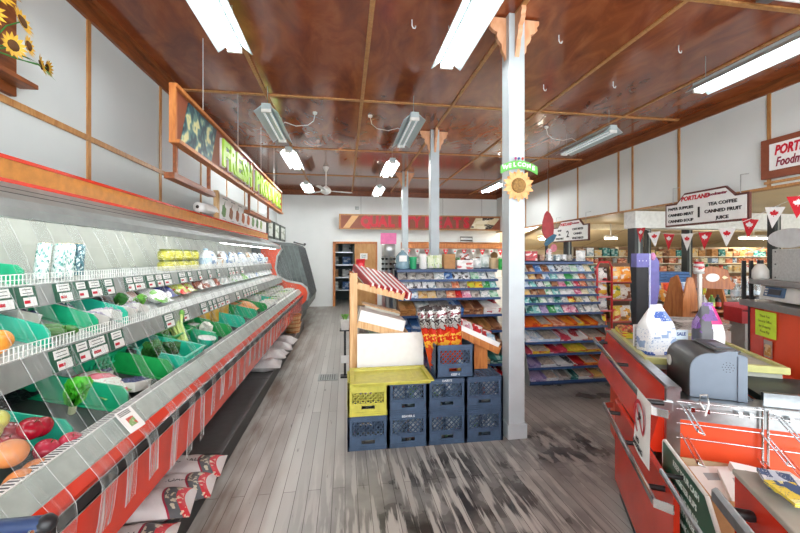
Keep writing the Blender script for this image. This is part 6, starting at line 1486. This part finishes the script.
# carved wooden rack
t = thing('wooden_display_rack', 'carved orange wood rack with oval plaque and bottle shelves', 'rack', (3.90, 3.65, 0))
o = lambda n, b, m, **k: b.obj(n, m, t, **k)
for x in (-.25, .27): o('side_panel', MB().prism([(-.18, 0), (.16, 0), (.14, 1.0), (.04, 1.36), (-.04, 1.40), (-.08, 1.3), (-.16, 1.0)], 'x', x-.012, x+.012), WOODO)
o('side_panel', MB().prism([(-.36, .6), (-.14, .6), (-.17, 1.2), (-.22, 1.38), (-.28, 1.38), (-.34, 1.15)], 'y', -.2, -.18), WOODO)
o('header', MB().prism([(-.18, 1.27), (.32, 1.24), (.36, 1.3), (.3, 1.34), (.26, 1.46), (.05, 1.5), (-.15, 1.46)], 'y', -.16, -.13), woodmat('dark_orange_wood', '8A4A20', 'AE6630', .4, (10, 10, 1.5)))
o('oval_plaque', MB().prism([(.06+.085*math.cos(a*PI/10), 1.375+.045*math.sin(a*PI/10)) for a in range(20)], 'y', -.168, -.16), PAPER)
for s in (-1, 1): o('side_diamond', MB().prism([(.06+s*.12, 1.375), (.06+s*.15, 1.395), (.06+s*.2, 1.375), (.06+s*.15, 1.355)], 'y', -.166, -.16), mat('cream_inlay', 'E6D2A8', .5))
for z in (.55, .8, 1.02): o('shelf', MB().box(-.24, .38, -.2, .12, z-.02, z), WOODO)
o('post', MB().box(-.16, -.12, -.21, -.19, .9, 1.42), OFFW)
put(m_jar(.05, .13, mat('clear_jar', 'C8CCC8', .2), mat('red_lid', 'C0202A', .4), pack('EFEFEA', 'C8202C', 'D8D8D0')), 'candy_jar', 'white jar with red lid on top of the wooden rack post', 'jar', (3.76, 3.46, 1.42))
for i, (x, kd) in enumerate(((3.92, 1), (4.02, 2), (4.10, 0))):
    put(m_bottle(.032, .16, [mat('dark_bottle', '2E2A28', .25), mat('pearl_bottle', 'C9CCD0', .3), mat('green_bottle', '5A8A3A', .25)][kd], [BLACK, WHITE, mat('lime_cap', '8FC03A', .4)][kd], [mat('red_label', 'C8402E', .5), PAPER, pack('B9D23A', '5A8A3A', 'F0F0E0')][kd]), 'sauce_bottle', f'{("pearl white", "green", "dark")[i]} bottle on the upper shelf of the wooden rack, {nth(i)} from the left', 'bottle', (x, 3.55, 1.022), (0, 0, 0), 'bottles on the wooden rack')
b = MB().box(-.12, .12, -.1, .1, 0, .15); o2 = b.obj('wooden_box', WOODB, loc=(4.08, 3.52, .80)); tag(o2, 'brown wooden box on the lower shelf of the carved rack', 'box')
t = thing('newspaper_stack', 'stack of grey newspapers lying on the counter beside the orange cabinet', 'newspapers', (3.16, 3.0, .0), -.3)
NP = pack('B9B6AE', '8A8880', 'E0DED8', .7, 6)
MB().box(-.2, .2, -.22, .22, 0, .96).obj('stand', OFFW, t)
for k in range(4): MB().box(-.19+.01*k, .19+.01*k, -.2, .2, .96+.014*k, .972+.014*k).obj('newspaper', NP, t, bevel=.003)
put(m_tray(.36, .24, .14, mat('red_bin', 'B8202A', .4), mat('bin_inside', '7A1A20', .5)), 'red_bin', 'red bin on a stand left of the orange cabinet', 'bin', (3.86, 3.0, .98), (0, 0, -.3))
tag(MB().box(-.14, .14, -.1, .1, 0, .978).obj('bin_stand', GREYM, loc=(3.86, 3.0, 0), rot=(0, 0, -.3)), 'grey stand under the red bin', 'stand')
t = thing('side_table', 'small grey table of clear water bottles behind the orange cabinet', 'table', (4.75, 3.75, 0))
MB().box(-.2, .3, -.2, .25, 1.06, 1.08).box(-.03, .03, -.03, .03, 0, 1.06).obj('table_body', GREYM, t)
WAT = clearmat('water_plastic', 'DCE8EC', .3, .1)
for i in range(4): put(m_bottle(.045, .26, WAT, PAPER, pack('C9D8E0', 'EEF2F4', '8FA8B8')), 'water_bottle', f'clear water bottle on the grey table, {("front", "back")[i % 2]} row, {nth(i//2)} from the left', 'bottle', (4.62+.13*(i//2), 3.65+.14*(i % 2), 1.08), (0, 0, 0), 'clear water bottles')
t = thing('scanner_arm', 'black barcode scanner on a bent arm beside the wooden rack', 'scanner', (4.05, 3.1, 0))
MB().tube([(0, 0, 0), (0, 0, 1.12), (.1, -.02, 1.2), (.28, -.05, 1.16)], .012, 8).obj('arm', BLACK, t); MB().box(-.1, .08, -.05, .05, 1.18, 1.22).obj('head', BLACK, t, bevel=.012); MB().lathe([(.08, 0), (.08, .015)], 14).obj('foot', BLACK, t)

#=================================================================== ANNEX SHELVING
SHW = mat('cream_shelf', 'E2D8BE', .5); SHB = mat('shelf_back', '8A6E50', .6, var=.15)
AL = [.35, .66, .94, 1.235, 1.45, 1.62]
q = random.Random(21)
AC = [C[k] for k in ('salmon', 'white', 'beige', 'lime', 'grey', 'beige', 'brown', 'white_red', 'pale_blue', 'cream', 'card', 'cream', 'salmon', 'teal')]
AN = ['salmon', 'white', 'beige', 'lime', 'grey', 'beige', 'brown', 'white and red', 'pale blue', 'cream', 'cardboard brown', 'cream', 'salmon', 'teal']
UN = ('leftmost', 'second', 'third', 'fourth', 'rightmost')
for u in range(5):
    x0 = 5.45+u*1.22; x1 = x0+1.2
    t = thing('store_shelf', f'cream wall shelf unit in the annex, {UN[u]} of five from the left', 'shelf', ((x0+x1)/2, 8.1, 0), 0, 'annex shelf units')
    MB().box(x0, x1, 8.3, 8.32, 0, 1.85).obj('back_panel', SHB, t, world=True)
    for x in (x0, x1-.02): MB().box(x, x+.02, 8.25, 8.3, 0, 1.85).obj('upright', SHW, t, world=True)
    for z in AL: MB().box(x0, x1, 7.9 if z < 1.3 else 8.05, 8.3, z-.025, z).obj('shelf', SHW, t, world=True)
    for li, z in enumerate(AL):
        if z < .6: continue
        x = x0+.04; n = 0; nv = 0
        hmax = (AL[li+1]-z-.05) if li < 5 else .2
        while x < x1-.1:
            big = li == 5 or q.random() < .3
            wd = q.uniform(.16, .26) if big else q.uniform(.09, .13)
            ci = q.randrange(14)
            if li == 5: ci = q.choice((6, 10, 5, 13, 1))
            if li == 4 and q.random() < .6: ci = q.choice((0, 0, 7, 6))
            hh = round(min(hmax, q.choice((.12, .15, .18, .22))), 2); wd = round(wd, 1) if big else .11
            if u == 2 and li == 3 and 0 < n < 8: ci = 4 if n < 5 else 13; kd = 'bottle'; wd = .11
            else: kd = 'carton' if big else q.choice(('jar', 'carton', 'can'))
            m = pack(*AC[ci])
            if kd == 'bottle': me = m_bottle(.05, .2, mat('green_soda', '1FA04A', .25) if ci == 4 else mat('teal_soda', '2A7A62', .25), mat('green_cap', '1A7A3A', .4), m); nm = 'soda_bottle'
            elif kd == 'carton': me = m_carton(wd*.92, .14, hh, m); nm = 'carton'
            elif kd == 'can': me = m_can(.05, round(min(hh, .14), 2), m); nm = 'food_can'
            else: me = m_jar(.048, min(hh, .16), m, [WHITE, SIGNRED, mat('gold_lid', 'C8A94E')][n % 3]); nm = 'food_jar'
            sl = f'annex|{u}|{li}|{n}'; n += 1; xx = x; x += wd+.012
            if sl in HID: continue
            SLN.append(sl); nv += 1; wdn = ('green' if ci == 4 else 'teal') if kd == 'bottle' else AN[ci]
            put(me, nm, f'{wdn} {nm.split("_")[-1]}, {nth(nv-1)} from left on the {("", "fifth", "fourth", "third", "second", "top")[li]} shelf, {UN[u]} annex unit', nm.split('_')[-1], (xx+wd/2, 8.0 if z < 1.3 else 8.15, z), (0, 0, 0), f'goods on the {UN[u]} annex unit')
